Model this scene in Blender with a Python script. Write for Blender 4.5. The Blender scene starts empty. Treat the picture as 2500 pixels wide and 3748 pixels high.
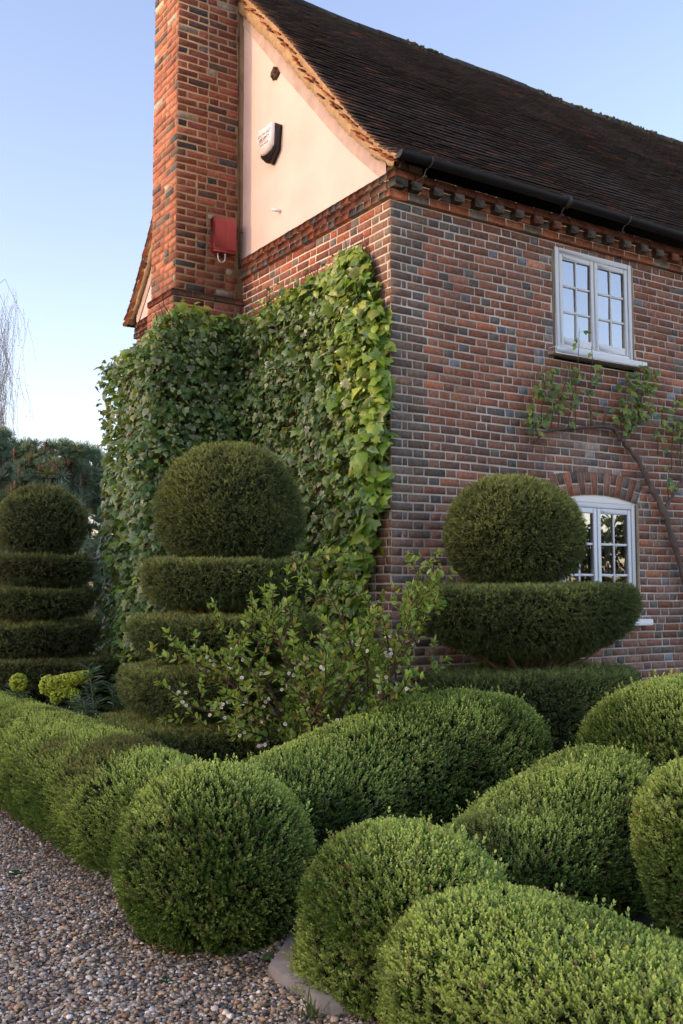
import bpy, math, random
import numpy as np
from mathutils import Vector

RNG = np.random.default_rng(11)
random.seed(5)
scene = bpy.context.scene
COL = scene.collection
Z = np.array([0., 0., 1.])

# ------------------------------------------------------------------ numeric helpers
def hash3(ix, iy, iz):
    n = (ix * 374761393 + iy * 668265263 + iz * 2147483647) & 0xFFFFFFFF
    n = ((n ^ (n >> 13)) * 1274126177) & 0xFFFFFFFF
    n = (n ^ (n >> 16)) & 0xFFFFFFFF
    return n.astype(np.float64) / 4294967295.0

def vnoise(P, scale=1.0, seed=0):
    P = np.asarray(P, float) * scale + seed * 17.37
    i = np.floor(P).astype(np.int64); f = P - i; f = f * f * (3 - 2 * f)
    x, y, z = i[:, 0], i[:, 1], i[:, 2]
    r = 0
    for dx in (0, 1):
        wx = f[:, 0] if dx else 1 - f[:, 0]
        for dy in (0, 1):
            wy = f[:, 1] if dy else 1 - f[:, 1]
            for dz in (0, 1):
                wz = f[:, 2] if dz else 1 - f[:, 2]
                r = r + wx * wy * wz * hash3(x + dx, y + dy, z + dz)
    return r

def fbm(P, scale=1.0, seed=0, octv=3):
    a, s, t = 1.0, 0, 0
    for k in range(octv):
        s = s + a * vnoise(P, scale * 2 ** k, seed + k * 3); t += a; a *= .5
    return s / t

def norm(v):
    return v / np.maximum(np.linalg.norm(v, axis=-1, keepdims=True), 1e-9)

def frames(y, n):
    """matrices whose columns are x, y, z with y kept and z as near n as can be"""
    y = norm(y); x = norm(np.cross(y, n)); z = np.cross(x, y)
    return np.stack([x, y, z], -1)

# ------------------------------------------------------------------ mesh builder
class MB:
    def __init__(s): s.V = []; s.C = []; s.F = []; s.n = 0
    def add(s, V, F, col=(1, 1, 1), mat=0):
        V = np.asarray(V, float).reshape(-1, 3)
        c = np.asarray(col, float)
        s.C.append(np.broadcast_to(c, V.shape) if c.ndim == 1 else c.reshape(-1, 3))
        s.V.append(V)
        if not isinstance(F, (list, tuple)) or (len(F) and np.isscalar(F[0][0])): F = [F]
        for f in F:
            f = np.asarray(f, np.int64)
            s.F.append((f + s.n, mat))
        s.n += len(V)
    def inst(s, T, F, P, M, col, mat=0):
        """template T (n,3) with faces F placed at P (N,3) by M (N,3,3); col (N,3) or (N,n,3)"""
        N, n = len(P), len(T)
        if N == 0: return
        V = P[:, None] + np.einsum('nij,vj->nvi', M, T)
        col = np.asarray(col, float)
        if col.ndim == 2: col = np.repeat(col[:, None], n, 1)
        if not isinstance(F, list): F = [F]
        FF = [(np.arange(N)[:, None, None] * n + np.asarray(f)[None]).reshape(-1, np.asarray(f).shape[1]) for f in F]
        s.add(V.reshape(-1, 3), FF, col.reshape(-1, 3), mat)
    def box(s, c, size, ax=None, col=(1, 1, 1), mat=0, bev=0.0):
        ax = np.eye(3) if ax is None else np.asarray(ax, float)
        h = np.asarray(size, float) / 2
        if bev <= 0:
            q = np.array([[x, y, z] for x in (-1, 1) for y in (-1, 1) for z in (-1, 1)], float) * h
            F = [[0, 1, 3, 2], [4, 6, 7, 5], [0, 4, 5, 1], [2, 3, 7, 6], [0, 2, 6, 4], [1, 5, 7, 3]]
            s.add(np.asarray(c) + q @ ax, np.array(F), col, mat); return
        q = []; b = bev
        for x in (-1, 1):
            for y in (-1, 1):
                for z in (-1, 1):
                    q += [[x * h[0], y * (h[1] - b), z * (h[2] - b)], [x * (h[0] - b), y * h[1], z * (h[2] - b)], [x * (h[0] - b), y * (h[1] - b), z * h[2]]]
        I = lambda x, y, z, k: ((x * 2 + y) * 2 + z) * 3 + k
        F = []
        for x in (0, 1):
            f = [I(x, 0, 0, 0), I(x, 1, 0, 0), I(x, 1, 1, 0), I(x, 0, 1, 0)]; F.append(f if x else f[::-1])
            f = [I(0, x, 0, 1), I(0, x, 1, 1), I(1, x, 1, 1), I(1, x, 0, 1)]; F.append(f if x else f[::-1])
            f = [I(0, 0, x, 2), I(1, 0, x, 2), I(1, 1, x, 2), I(0, 1, x, 2)]; F.append(f if x else f[::-1])
        for a in (0, 1):
            for b2 in (0, 1):
                F.append([I(a, b2, 0, 0), I(a, b2, 1, 0), I(a, b2, 1, 1), I(a, b2, 0, 1)])
                F.append([I(a, 0, b2, 0), I(a, 1, b2, 0), I(a, 1, b2, 2), I(a, 0, b2, 2)])
                F.append([I(0, a, b2, 1), I(1, a, b2, 1), I(1, a, b2, 2), I(0, a, b2, 2)])
        T = [[I(x, y, z, 0), I(x, y, z, 1), I(x, y, z, 2)] for x in (0, 1) for y in (0, 1) for z in (0, 1)]
        s.add(np.asarray(c) + np.array(q) @ ax, [np.array(F), np.array(T)], col, mat)
    def tube(s, pts, rad, k=7, col=(1, 1, 1), mat=0, cap=True):
        pts = np.asarray(pts, float); n = len(pts)
        rad = np.broadcast_to(np.asarray(rad, float), (n,))
        t = norm(np.gradient(pts, axis=0))
        ref = np.array([.31, .17, .93]) if abs(t[0] @ np.array([.31, .17, .93])) < .9 else np.array([1., 0, 0])
        x = norm(np.cross(t, ref)); y = np.cross(t, x)
        a = np.arange(k) / k * 2 * np.pi
        V = pts[:, None] + rad[:, None, None] * (np.cos(a)[None, :, None] * x[:, None] + np.sin(a)[None, :, None] * y[:, None])
        F = [[i * k + j, i * k + (j + 1) % k, (i + 1) * k + (j + 1) % k, (i + 1) * k + j] for i in range(n - 1) for j in range(k)]
        V = V.reshape(-1, 3)
        if cap:
            V = np.vstack([V, pts[0], pts[-1]])
            T = [[(j + 1) % k, j, n * k] for j in range(k)] + [[(n - 1) * k + j, (n - 1) * k + (j + 1) % k, n * k + 1] for j in range(k)]
            s.add(V, [np.array(F), np.array(T)], col, mat)
        else: s.add(V, np.array(F), col, mat)
    def grid(s, G, col=(1, 1, 1), mat=0, closed_u=False):
        nu, nv = G.shape[:2]
        i, j = np.meshgrid(np.arange(nu if closed_u else nu - 1), np.arange(nv - 1), indexing='ij')
        i2 = (i + 1) % nu
        F = np.stack([i * nv + j, i2 * nv + j, i2 * nv + j + 1, i * nv + j + 1], -1).reshape(-1, 4)
        s.add(G.reshape(-1, 3), F, col, mat)
    def build(s, name, mats, parent=None, smooth=False, label=None):
        me = bpy.data.meshes.new(name)
        V = np.concatenate(s.V); C = np.concatenate(s.C)
        me.vertices.add(len(V)); me.vertices.foreach_set('co', V.astype(np.float32).ravel())
        li = np.concatenate([f.ravel() for f, m in s.F])
        lt = np.concatenate([np.full(len(f), f.shape[1]) for f, m in s.F])
        mi = np.concatenate([np.full(len(f), m) for f, m in s.F])
        ls = np.concatenate([[0], np.cumsum(lt)[:-1]])
        me.loops.add(len(li)); me.loops.foreach_set('vertex_index', li.astype(np.int32))
        me.polygons.add(len(lt)); me.polygons.foreach_set('loop_start', ls.astype(np.int32))
        me.polygons.foreach_set('material_index', mi.astype(np.int32))
        if smooth: me.polygons.foreach_set('use_smooth', np.ones(len(lt), bool))
        at = me.attributes.new('col', 'FLOAT_COLOR', 'POINT')
        c4 = np.ones((len(V), 4), np.float32); c4[:, :3] = C
        at.data.foreach_set('color', c4.ravel())
        me.update(calc_edges=True)
        for m in (mats if isinstance(mats, (list, tuple)) else [mats]): me.materials.append(m)
        o = bpy.data.objects.new(name, me); COL.objects.link(o)
        if parent is not None: o.parent = parent
        if label: o['label'] = label
        return o

def thing(name, label, cat, group=None):
    o = bpy.data.objects.new(name, None); COL.objects.link(o)
    o.empty_display_size = .2
    o['label'] = label; o['category'] = cat
    if group: o['group'] = group
    return o
def tag(o, label, cat, group=None):
    o['label'] = label; o['category'] = cat
    if group: o['group'] = group
    return o
def structure(o): o['kind'] = 'structure'; return o
def settle(root, loc):
    """move a thing's own origin to its base, leaving its parts where they stand"""
    root.location = loc
    for c in root.children: c.location = tuple(np.array(c.location) - np.array(loc))

# ------------------------------------------------------------------ materials
def mat(name, fn):
    m = bpy.data.materials.new(name); m.use_nodes = True
    nt = m.node_tree; nt.nodes.clear()
    out = nt.nodes.new('ShaderNodeOutputMaterial')
    N = lambda t, **k: _node(nt, t, k)
    L = nt.links.new
    fn(nt, N, L, out)
    return m
def _node(nt, t, k):
    n = nt.nodes.new(t)
    for a, b in k.items():
        if a == 'inp':
            for q, v in b.items(): n.inputs[q].default_value = v
        else: setattr(n, a, b)
    return n

def mixc(N, L, fac, a, b, mode='MIX'):
    m = N('ShaderNodeMix', data_type='RGBA', blend_type=mode)
    for sock, v in ((0, fac), (6, a), (7, b)):
        if hasattr(v, 'links'): L(v, m.inputs[sock])
        elif sock == 0: m.inputs[0].default_value = v
        else: m.inputs[sock].default_value = (*v, 1) if len(v) == 3 else v
    return m.outputs[2]

def m_attr(name, rough=.8, noise=(18, .35), bump=(90, .25, .004), spec=.3, tint=(1, 1, 1), speck=None, coat=0):
    """colour from the mesh attribute, broken up by noise, with a little relief"""
    def f(nt, N, L, out):
        at = N('ShaderNodeAttribute', attribute_name='col')
        co = N('ShaderNodeTexCoord')
        nz = N('ShaderNodeTexNoise', inp={'Scale': noise[0], 'Detail': 6, 'Roughness': .65}); L(co.outputs['Object'], nz.inputs['Vector'])
        mr = N('ShaderNodeMapRange', inp={'From Min': .25, 'From Max': .75, 'To Min': 1 - noise[1], 'To Max': 1 + noise[1]}); L(nz.outputs['Fac'], mr.inputs['Value'])
        c = mixc(N, L, 1.0, at.outputs['Color'], (1, 1, 1), 'MULTIPLY')
        cm = N('ShaderNodeVectorMath', operation='SCALE'); L(c, cm.inputs[0]); L(mr.outputs[0], cm.inputs['Scale'])
        col = cm.outputs[0]
        if speck:
            n2 = N('ShaderNodeTexNoise', inp={'Scale': speck[0], 'Detail': 3}); L(co.outputs['Object'], n2.inputs['Vector'])
            r2 = N('ShaderNodeMapRange', inp={'From Min': speck[1], 'From Max': speck[1] + .06}); L(n2.outputs['Fac'], r2.inputs['Value'])
            n3 = N('ShaderNodeTexNoise', inp={'Scale': speck[0] * .08, 'Detail': 3}); L(co.outputs['Object'], n3.inputs['Vector'])
            r3 = N('ShaderNodeMapRange', inp={'From Min': .45, 'From Max': .65, 'To Max': speck[3]}); L(n3.outputs['Fac'], r3.inputs['Value'])
            mm = N('ShaderNodeMath', operation='MULTIPLY'); L(r2.outputs[0], mm.inputs[0]); L(r3.outputs[0], mm.inputs[1])
            col = mixc(N, L, mm.outputs[0], col, speck[2])
        b = N('ShaderNodeBsdfPrincipled', inp={'Roughness': rough, 'Specular IOR Level': spec})
        L(col, b.inputs['Base Color'])
        nb = N('ShaderNodeTexNoise', inp={'Scale': bump[0], 'Detail': 5}); L(co.outputs['Object'], nb.inputs['Vector'])
        bp = N('ShaderNodeBump', inp={'Strength': bump[1], 'Distance': bump[2]}); L(nb.outputs['Fac'], bp.inputs['Height']); L(bp.outputs[0], b.inputs['Normal'])
        L(b.outputs[0], out.inputs[0])
    return mat(name, f)

def m_leaf(name, rough=.5, trans=.3, spec=.35, warm=(1.25, 1.15, .45)):
    def f(nt, N, L, out):
        at = N('ShaderNodeAttribute', attribute_name='col')
        b = N('ShaderNodeBsdfPrincipled', inp={'Roughness': rough, 'Specular IOR Level': spec})
        L(at.outputs['Color'], b.inputs['Base Color'])
        t = N('ShaderNodeBsdfTranslucent')
        L(mixc(N, L, 1.0, at.outputs['Color'], warm, 'MULTIPLY'), t.inputs['Color'])
        mx = N('ShaderNodeMixShader', inp={0: trans}); L(b.outputs[0], mx.inputs[1]); L(t.outputs[0], mx.inputs[2])
        L(mx.outputs[0], out.inputs[0])
    return mat(name, f)

def m_plain(name, c, rough=.6, spec=.4, noise=(6, .08), bump=(40, .1, .003), metal=0.):
    def f(nt, N, L, out):
        co = N('ShaderNodeTexCoord')
        nz = N('ShaderNodeTexNoise', inp={'Scale': noise[0], 'Detail': 6}); L(co.outputs['Object'], nz.inputs['Vector'])
        mr = N('ShaderNodeMapRange', inp={'From Min': .25, 'From Max': .75, 'To Min': 1 - noise[1], 'To Max': 1 + noise[1]}); L(nz.outputs['Fac'], mr.inputs['Value'])
        cm = N('ShaderNodeVectorMath', operation='SCALE'); cm.inputs[0].default_value = c; L(mr.outputs[0], cm.inputs['Scale'])
        b = N('ShaderNodeBsdfPrincipled', inp={'Roughness': rough, 'Specular IOR Level': spec, 'Metallic': metal}); L(cm.outputs[0], b.inputs['Base Color'])
        nb = N('ShaderNodeTexNoise', inp={'Scale': bump[0], 'Detail': 5}); L(co.outputs['Object'], nb.inputs['Vector'])
        bp = N('ShaderNodeBump', inp={'Strength': bump[1], 'Distance': bump[2]}); L(nb.outputs['Fac'], bp.inputs['Height']); L(bp.outputs[0], b.inputs['Normal'])
        L(b.outputs[0], out.inputs[0])
    return mat(name, f)

def m_glass(name):
    def f(nt, N, L, out):
        co = N('ShaderNodeTexCoord')
        nz = N('ShaderNodeTexNoise', inp={'Scale': 3.5, 'Detail': 2}); L(co.outputs['Object'], nz.inputs['Vector'])
        bp = N('ShaderNodeBump', inp={'Strength': .12, 'Distance': .01}); L(nz.outputs['Fac'], bp.inputs['Height'])
        g = N('ShaderNodeBsdfGlossy', inp={'Roughness': .012, 'Color': (.95, .97, 1, 1)}); L(bp.outputs[0], g.inputs['Normal'])
        t = N('ShaderNodeBsdfTransparent', inp={'Color': (.9, .93, .92, 1)})
        fr = N('ShaderNodeFresnel', inp={'IOR': 4.2})
        mx = N('ShaderNodeMixShader'); L(fr.outputs[0], mx.inputs[0]); L(t.outputs[0], mx.inputs[1]); L(g.outputs[0], mx.inputs[2])
        L(mx.outputs[0], out.inputs[0])
    return mat(name, f)

def m_gravel(name):
    def f(nt, N, L, out):
        co = N('ShaderNodeTexCoord')
        v = N('ShaderNodeTexVoronoi', inp={'Scale': 60}); L(co.outputs['Object'], v.inputs['Vector'])
        sx = N('ShaderNodeSeparateColor'); L(v.outputs['Color'], sx.inputs[0])
        cr = N('ShaderNodeValToRGB'); L(sx.outputs[0], cr.inputs[0])
        e = cr.color_ramp.elements; cr.color_ramp.interpolation = 'CONSTANT'
        cols = [(.12, .105, .10), (.28, .18, .12), (.36, .24, .15), (.20, .17, .15), (.50, .44, .38), (.30, .25, .21)]
        e[0].color = (*cols[0], 1); e[1].position = .2; e[1].color = (*cols[1], 1)
        for i, p in enumerate((.38, .55, .7, .82)): q = e.new(p); q.color = (*cols[i + 2], 1)
        mr = N('ShaderNodeMapRange', inp={'From Max': .5, 'To Min': 1.0, 'To Max': .35}); L(v.outputs['Distance'], mr.inputs['Value'])
        b = N('ShaderNodeBsdfPrincipled', inp={'Roughness': .8}); L(cr.outputs[0], b.inputs['Base Color'])
        bp = N('ShaderNodeBump', inp={'Strength': .8, 'Distance': .01}); L(mr.outputs[0], bp.inputs['Height']); L(bp.outputs[0], b.inputs['Normal'])
        L(b.outputs[0], out.inputs[0])
    return mat(name, f)

M_BRICK = m_attr('brick', .88, (30, .45), (120, .5, .004), .2, speck=(150, .62, (.30, .29, .27), .5))
M_MORTAR = m_plain('lime_mortar', (.55, .485, .40), .95, .1, (2.2, .45), (160, .6, .004))
M_MORTAR_TAN = m_plain('tan_mortar', (.36, .265, .16), .95, .1, (5, .3), (110, .7, .005))
M_PLASTER = m_plain('cream_plaster', (.60, .475, .42), .9, .15, (1.3, .15), (12, .25, .01))
M_TIMBER = m_plain('weathered_timber', (.42, .32, .27), .85, .2, (7, .2), (60, .4, .004))
M_TILE = m_attr('clay_tile', .85, (22, .35), (70, .5, .005), .25, speck=(42, .64, (.16, .155, .135), .8))
M_VERGE = m_attr('verge_mortar', .92, (20, .3), (60, .8, .01), .15)
M_MOSS = m_plain('moss', (.11, .105, .05), .95, .1, (30, .5), (80, .8, .01))
M_GUTTER = m_plain('black_gutter', (.010, .010, .011), .6, .35, (8, .3), (30, .1, .002))
M_WHITE = m_plain('white_paint', (.90, .885, .83), .45, .4, (5, .04), (50, .12, .002))
M_CURTAIN = m_plain('white_curtain', (.8, .79, .77), .9, .1, (5, .04), (50, .1, .002))
M_ROOM = m_plain('dark_room', (.10, .095, .085), .9, .1)
M_GLASS = m_glass('window_glass')
M_RED = m_plain('red_box_paint', (.36, .062, .06), .5, .4, (4, .07), (60, .05, .001))
M_CABLE = m_plain('white_cable', (.75, .73, .7), .5, .4)
M_IRON = m_plain('rusty_iron', (.06, .04, .03), .7, .4, (40, .4))
M_ALARM = m_plain('white_plastic', (.78, .74, .74), .35, .5, (4, .02), (40, .02, .001))
M_BLACK = m_plain('black_plastic', (.014, .012, .012), .35, .5, (4, .1), (40, .03, .001))
M_INK = m_plain('grey_ink', (.10, .085, .085), .6, .3)
M_BOX = m_leaf('box_leaf', .42, .42, .35, (1.15, 1.1, .55))
M_YEW = m_leaf('yew_needle', .42, .35, .4)
M_IVY = m_leaf('ivy_leaf', .33, .28, .45, (1.3, 1.25, .4))
M_SHRUB = m_leaf('shrub_leaf', .42, .42, .4)
M_ROSE = m_leaf('rose_leaf', .45, .3, .35)
M_PETAL = m_leaf('white_petal', .6, .3, .2, (1, 1, 1))
M_TREE = m_leaf('tree_leaf', .6, .2, .25)
M_CORE = m_attr('hedge_interior', .95, (30, .4), (60, .6, .02), .05)
M_BARK = m_attr('bark', .9, (30, .4), (70, .7, .008), .15)
M_STONE = m_attr('pebble', .6, (40, .25), (90, .3, .003), .3)
M_SLAB = m_plain('paving_stone', (.19, .18, .165), .85, .25, (7, .4), (60, .5, .004))
M_GRAVEL = m_gravel('gravel_bed')
M_SOIL = m_plain('bed_soil', (.045, .033, .024), .95, .1, (12, .5), (25, 1., .02))
M_GRASS = m_plain('meadow_ground', (.06, .075, .03), .95, .1, (3, .4), (20, 1., .02))

# ------------------------------------------------------------------ ground
def sheet(name, pts, z, m):
    mb = MB(); n = len(pts)
    mb.add([(x, y, z) for x, y in pts], np.array([list(range(n))]))
    return structure(mb.build(name, m))
sheet('ground', [(-300, -300), (300, -300), (300, 300), (-300, 300)], -.05, M_GRASS)
sheet('driveway', [(-30, -40), (26, -40), (26, -7.0), (-2.3, -7.0), (-2.3, 30), (-30, 30)], -.004, M_GRAVEL)  # stretch before the house is unseen, added to bounce light onto it
sheet('garden_bed', [(-2.62, -7.1), (12, -7.1), (12, 14), (-2.62, 14)], .0, M_SOIL)

# pebbles: real stones where the photograph sees the drive
def ico(sub):
    t = (1 + 5 ** .5) / 2
    V = [(-1, t, 0), (1, t, 0), (-1, -t, 0), (1, -t, 0), (0, -1, t), (0, 1, t), (0, -1, -t), (0, 1, -t), (t, 0, -1), (t, 0, 1), (-t, 0, -1), (-t, 0, 1)]
    F = [(0, 11, 5), (0, 5, 1), (0, 1, 7), (0, 7, 10), (0, 10, 11), (1, 5, 9), (5, 11, 4), (11, 10, 2), (10, 7, 6), (7, 1, 8), (3, 9, 4), (3, 4, 2), (3, 2, 6), (3, 6, 8), (3, 8, 9), (4, 9, 5), (2, 4, 11), (6, 2, 10), (8, 6, 7), (9, 8, 1)]
    V = [np.array(v) / np.linalg.norm(v) for v in V]
    for _ in range(sub):
        mid = {}; G = []
        def m(a, b):
            k = (min(a, b), max(a, b))
            if k not in mid:
                v = V[a] + V[b]; V.append(v / np.linalg.norm(v)); mid[k] = len(V) - 1
            return mid[k]
        for a, b, c in F:
            x, y, z = m(a, b), m(b, c), m(c, a); G += [(a, x, z), (b, y, x), (c, z, y), (x, y, z)]
        F = G
    return np.array(V), np.array(F)

def rot_rand(n, rng=RNG):
    q = norm(rng.normal(size=(n, 4))); w, x, y, z = q.T
    return np.stack([np.stack([1 - 2 * (y * y + z * z), 2 * (x * y - z * w), 2 * (x * z + y * w)], -1),
                     np.stack([2 * (x * y + z * w), 1 - 2 * (x * x + z * z), 2 * (y * z - x * w)], -1),
                     np.stack([2 * (x * z - y * w), 2 * (y * z + x * w), 1 - 2 * (x * x + y * y)], -1)], -2)

def rotz(a):
    c, s = np.cos(a), np.sin(a); o = np.zeros_like(a); i = np.ones_like(a)
    return np.stack([np.stack([c, -s, o], -1), np.stack([s, c, o], -1), np.stack([o, o, i], -1)], -2)

def pebbles():
    mb = MB()
    pal = np.array([(.68, .58, .46), (.86, .79, .69), (.48, .33, .19), (.58, .43, .26), (.40, .22, .12), (.21, .18, .15), (.15, .135, .125), (.38, .31, .235), (.48, .39, .29), (.29, .20, .135)])
    pr = np.array([.10, .05, .15, .12, .09, .13, .10, .12, .09, .05]); pr /= pr.sum()
    for sub, dens, (x0, x1, y0, y1), z0, smin, smax in ((1, 6500, (-4.3, -2.3, -3.9, -.9), .003, .0035, .0105), (0, 4600, (-5.2, -2.4, -.9, 3.0), .003, .005, .0115), (0, 2400, (-6.2, -4.3, -4.4, -.9), .003, .005, .012), (1, 240, (-4.3, -2.35, -3.9, 0.), .008, .009, .017)):
        N = int(dens * (x1 - x0) * (y1 - y0))
        T, F = ico(sub)
        for v in range(4):
            n = N // 4
            Tv = T * (1 + .15 * RNG.normal(size=(len(T), 1)).clip(-1.5, 1.5))
            P = np.stack([RNG.uniform(x0, x1, n), RNG.uniform(y0, y1, n), RNG.uniform(-.002, .012, n) + z0], -1)
            s = RNG.uniform(smin, smax, n) ** 1.0
            S = np.stack([s * RNG.uniform(.9, 1.35, n), s * RNG.uniform(.75, 1.05, n), s * RNG.uniform(.35, .7, n)], -1)
            tilt = frames(norm(np.stack([RNG.normal(0, 1, n), RNG.normal(0, 1, n), RNG.normal(0, .28, n)], -1)), np.tile(Z, (n, 1)) + RNG.normal(0, .25, (n, 3)))
            M = tilt * S[:, None, :]
            c = pal[RNG.choice(len(pal), n, p=pr)] * RNG.uniform(.7, 1.25, (n, 1))
            c = c * (1 - .35 * (fbm(P, .9, 4)[:, None] > .56))
            mb.inst(Tv, F, P, M, c)
    o = mb.build('gravel', M_STONE); o['kind'] = 'stuff'; return o
pebbles()

# brown leaf and twig litter gathered along the foot of the hedges
mb = MB()
n = 5200
yy = RNG.uniform(-2.9, 2.6, n); off = np.abs(RNG.normal(0, .15, n))
P = np.stack([np.where(yy > -1.5, -2.80, -2.86 + .42 * ((yy + 2.15) / .75) ** 2) - off + .05, yy, RNG.uniform(.008, .02, n)], -1)
D = RNG.normal(size=(n, 3)) * np.array([1, 1, .25]); nr = Z + RNG.normal(0, .35, (n, 3))
M = frames(D, nr) * (RNG.uniform(.008, .024, n))[:, None, None] * np.array([.5, 1, 1])
Tq = np.array([(0, 0, 0), (-.4, .5, .1), (0, 1, 0), (.4, .5, .1)]); Fq = np.array([[0, 3, 2, 1]])
mb.inst(Tq, Fq, P, M, np.array([(.20, .115, .07), (.13, .08, .05), (.30, .20, .12), (.09, .06, .045), (.16, .16, .06)])[RNG.integers(5, size=n)] * RNG.uniform(.7, 1.3, (n, 1)))
for i in range(110):
    p = P[RNG.integers(n)] + np.array([0, 0, .008]); a = RNG.uniform(0, 6.28); l = RNG.uniform(.04, .13); d = np.array([math.cos(a), math.sin(a), .1]) * l
    mb.tube([p, p + d * .5 + RNG.normal(0, .006, 3), p + d], [.0018, .0014, .0008], 4, np.array((.30, .22, .15)) * RNG.uniform(.5, 1.2))
o = mb.build('litter', M_BARK); o['kind'] = 'stuff'

# front paving slabs of the path
def slabs():
    mb = MB()
    for pts in ([(-2.655, -2.80), (-2.655, -3.015), (-2.30, -3.015), (-2.30, -2.44)], [(-2.652, -3.022), (-2.648, -3.28), (-2.30, -3.28), (-2.30, -3.022)]):
        n = len(pts); c = np.mean(pts, 0)
        V = [(x, y, -.02) for x, y in pts] + [(x, y, .052) for x, y in pts] + [(c[0] + (x - c[0]) * .975, c[1] + (y - c[1]) * .985, .06 + RNG.uniform(-.002, .002)) for x, y in pts]
        F = [[k, (k + 1) % n, n + (k + 1) % n, n + k] for k in range(n)] + [[n + k, n + (k + 1) % n, 2 * n + (k + 1) % n, 2 * n + k] for k in range(n)] + [[2 * n + k for k in range(n)]]
        mb.add(V, np.array(F))
    for i in range(2):
        for j in range(1):
            x = -2.292 + .62 * i
            mb.box((x + .305, -2.44 - .29 - .584 * j + .0, .018 + RNG.uniform(-.002, .002)), (.61, .575, .08), None, (1, 1, 1), 0, .006)
    return structure(mb.build('path', M_SLAB))
slabs()

# ------------------------------------------------------------------ the house
house = thing('brick_house', 'old red brick house with cream plaster gable, tall chimney and dark tiled roof', 'house')
LEN, DEP = 11.0, 5.62
GAUGE = .0738
NC = 65                                   # courses up to the projecting band (65 * .0738 = 4.80)
ZB = NC * GAUGE

def subtract(iv, holes):
    out = [iv]
    for h0, h1 in holes:
        nxt = []
        for a, b in out:
            if h1 <= a or h0 >= b: nxt.append((a, b)); continue
            if h0 - a > .022: nxt.append((a, h0 - .006))
            if b - h1 > .022: nxt.append((h1 + .006, b))
        out = nxt
    return out

def bricks(mb, O, U, Nn, length, c0, c1, colfn, holes=None, S=.2145, H=.1045, J=.0098, g=GAUGE, z0=0., proud=.0046, jit=.0024, english=False, start=0., split=.05, closer=True):
    O, U, Nn = (np.asarray(v, float) for v in (O, U, Nn))
    quads = []; cols = []
    for c in range(c0, c1):
        u = start; k = c % 2; seq = []
        first = True
        while u < length:
            if english: w = (S if c % 2 == 0 else H)
            elif first: w = S if k == 0 else H
            else:
                w = None
            if first:
                seq.append((u, u + w)); u += w + J
                if k == 1 and not english and closer:
                    seq.append((u, u + .046)); u += .046 + J
                first = False; nxt = 'H' if k == 0 else 'S'; continue
            if not english:
                w = H if nxt == 'H' else S
                if RNG.random() < .07: w = S if w == H else H
                nxt = 'S' if w < .15 else 'H'
            else:
                if RNG.random() < .25: w = H if w == S else S
            w *= RNG.uniform(.94, 1.06)
            if w > .15 and RNG.random() < split:
                seq += [(u, u + w / 2 - J / 2), (u + w / 2 + J / 2, u + w)]
            else: seq.append((u, u + w))
            u += w + J
        hs = holes(c, z0 + (c + .5) * g) if holes else []
        wob = .003 * math.sin(c * 1.7) + .002 * math.sin(c * .6)
        for a, b in seq:
            b = min(b, length)
            if b - a < .02: continue
            for p, q in subtract((a, b), hs):
                zb, zt = z0 + c * g + J / 2, z0 + (c + 1) * g - J / 2
                quads.append((p, q, zb, zt)); cols.append(colfn((p + q) / 2, (zb + zt) / 2, q - p))
    Q = np.array(quads); n = len(Q)
    C = np.array(cols)
    def corner(u, z, d): return O + u[:, None] * U + z[:, None] * Z + d[:, None] * Nn
    sag = lambda u, z: z + .006 * np.sin(u * 1.3 + z * .7) + .003 * np.sin(u * 4.1 + z * 2)
    V = []
    e = .0035
    d1 = np.maximum(proud + RNG.normal(0, .0015, n), .0034)
    for (iu, iz) in ((0, 2), (1, 2), (1, 3), (0, 3)):
        u = Q[:, iu]; z = Q[:, iz]
        V.append(corner(u + RNG.normal(0, jit, n), sag(u, z) + RNG.normal(0, jit * .7, n), np.full(n, -.006)))
    for (iu, iz) in ((0, 2), (1, 2), (1, 3), (0, 3)):
        u = Q[:, iu] + (e if iu == 0 else -e); z = Q[:, iz] + (e if iz == 2 else -e)
        V.append(corner(u + RNG.normal(0, jit, n), sag(u, z) + RNG.normal(0, jit * .7, n), d1 + RNG.normal(0, .0008, n)))
    V = np.stack(V, 1)
    F = np.array([[4, 5, 6, 7], [0, 1, 5, 4], [1, 2, 6, 5], [2, 3, 7, 6], [3, 0, 4, 7]])
    if np.dot(np.cross(U, Z), Nn) < 0: F = F[:, ::-1]
    FF = (np.arange(n)[:, None, None] * 8 + F[None]).reshape(-1, 4)
    mb.add(V.reshape(-1, 3), FF, np.repeat(C[:, None], 8, 1).reshape(-1, 3), 0)

def mortar_wall(mb, O, U, Nn, length, c0, c1, holes=None, g=GAUGE, z0=0., mat=1, hi=None):
    """the mortar face behind the bricks, course by course, open where windows stand"""
    O, U, Nn = (np.asarray(v, float) for v in (O, U, Nn))
    V = []; n = 0
    def rect(a, b, za, zb):
        V.extend([O + a * U + za * Z, O + b * U + za * Z, O + b * U + zb * Z, O + a * U + zb * Z])
    for c in range(c0, c1):
        hs = holes(c, z0 + (c + .5) * g) if holes else []
        segs = [(0, length)]
        for h0, h1 in hs:
            nx = []
            for a, b in segs:
                if h1 <= a or h0 >= b: nx.append((a, b))
                else:
                    if h0 > a: nx.append((a, h0))
                    if b > h1: nx.append((h1, b))
            segs = nx
        for a, b in segs: rect(a, b, z0 + c * g, z0 + (c + 1) * g)
    V = np.array(V)
    F = np.arange(len(V)).reshape(-1, 4)
    if np.dot(np.cross(U, Z), Nn) < 0: F = F[:, ::-1]
    mb.add(V, F, (1, 1, 1), mat)

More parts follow.
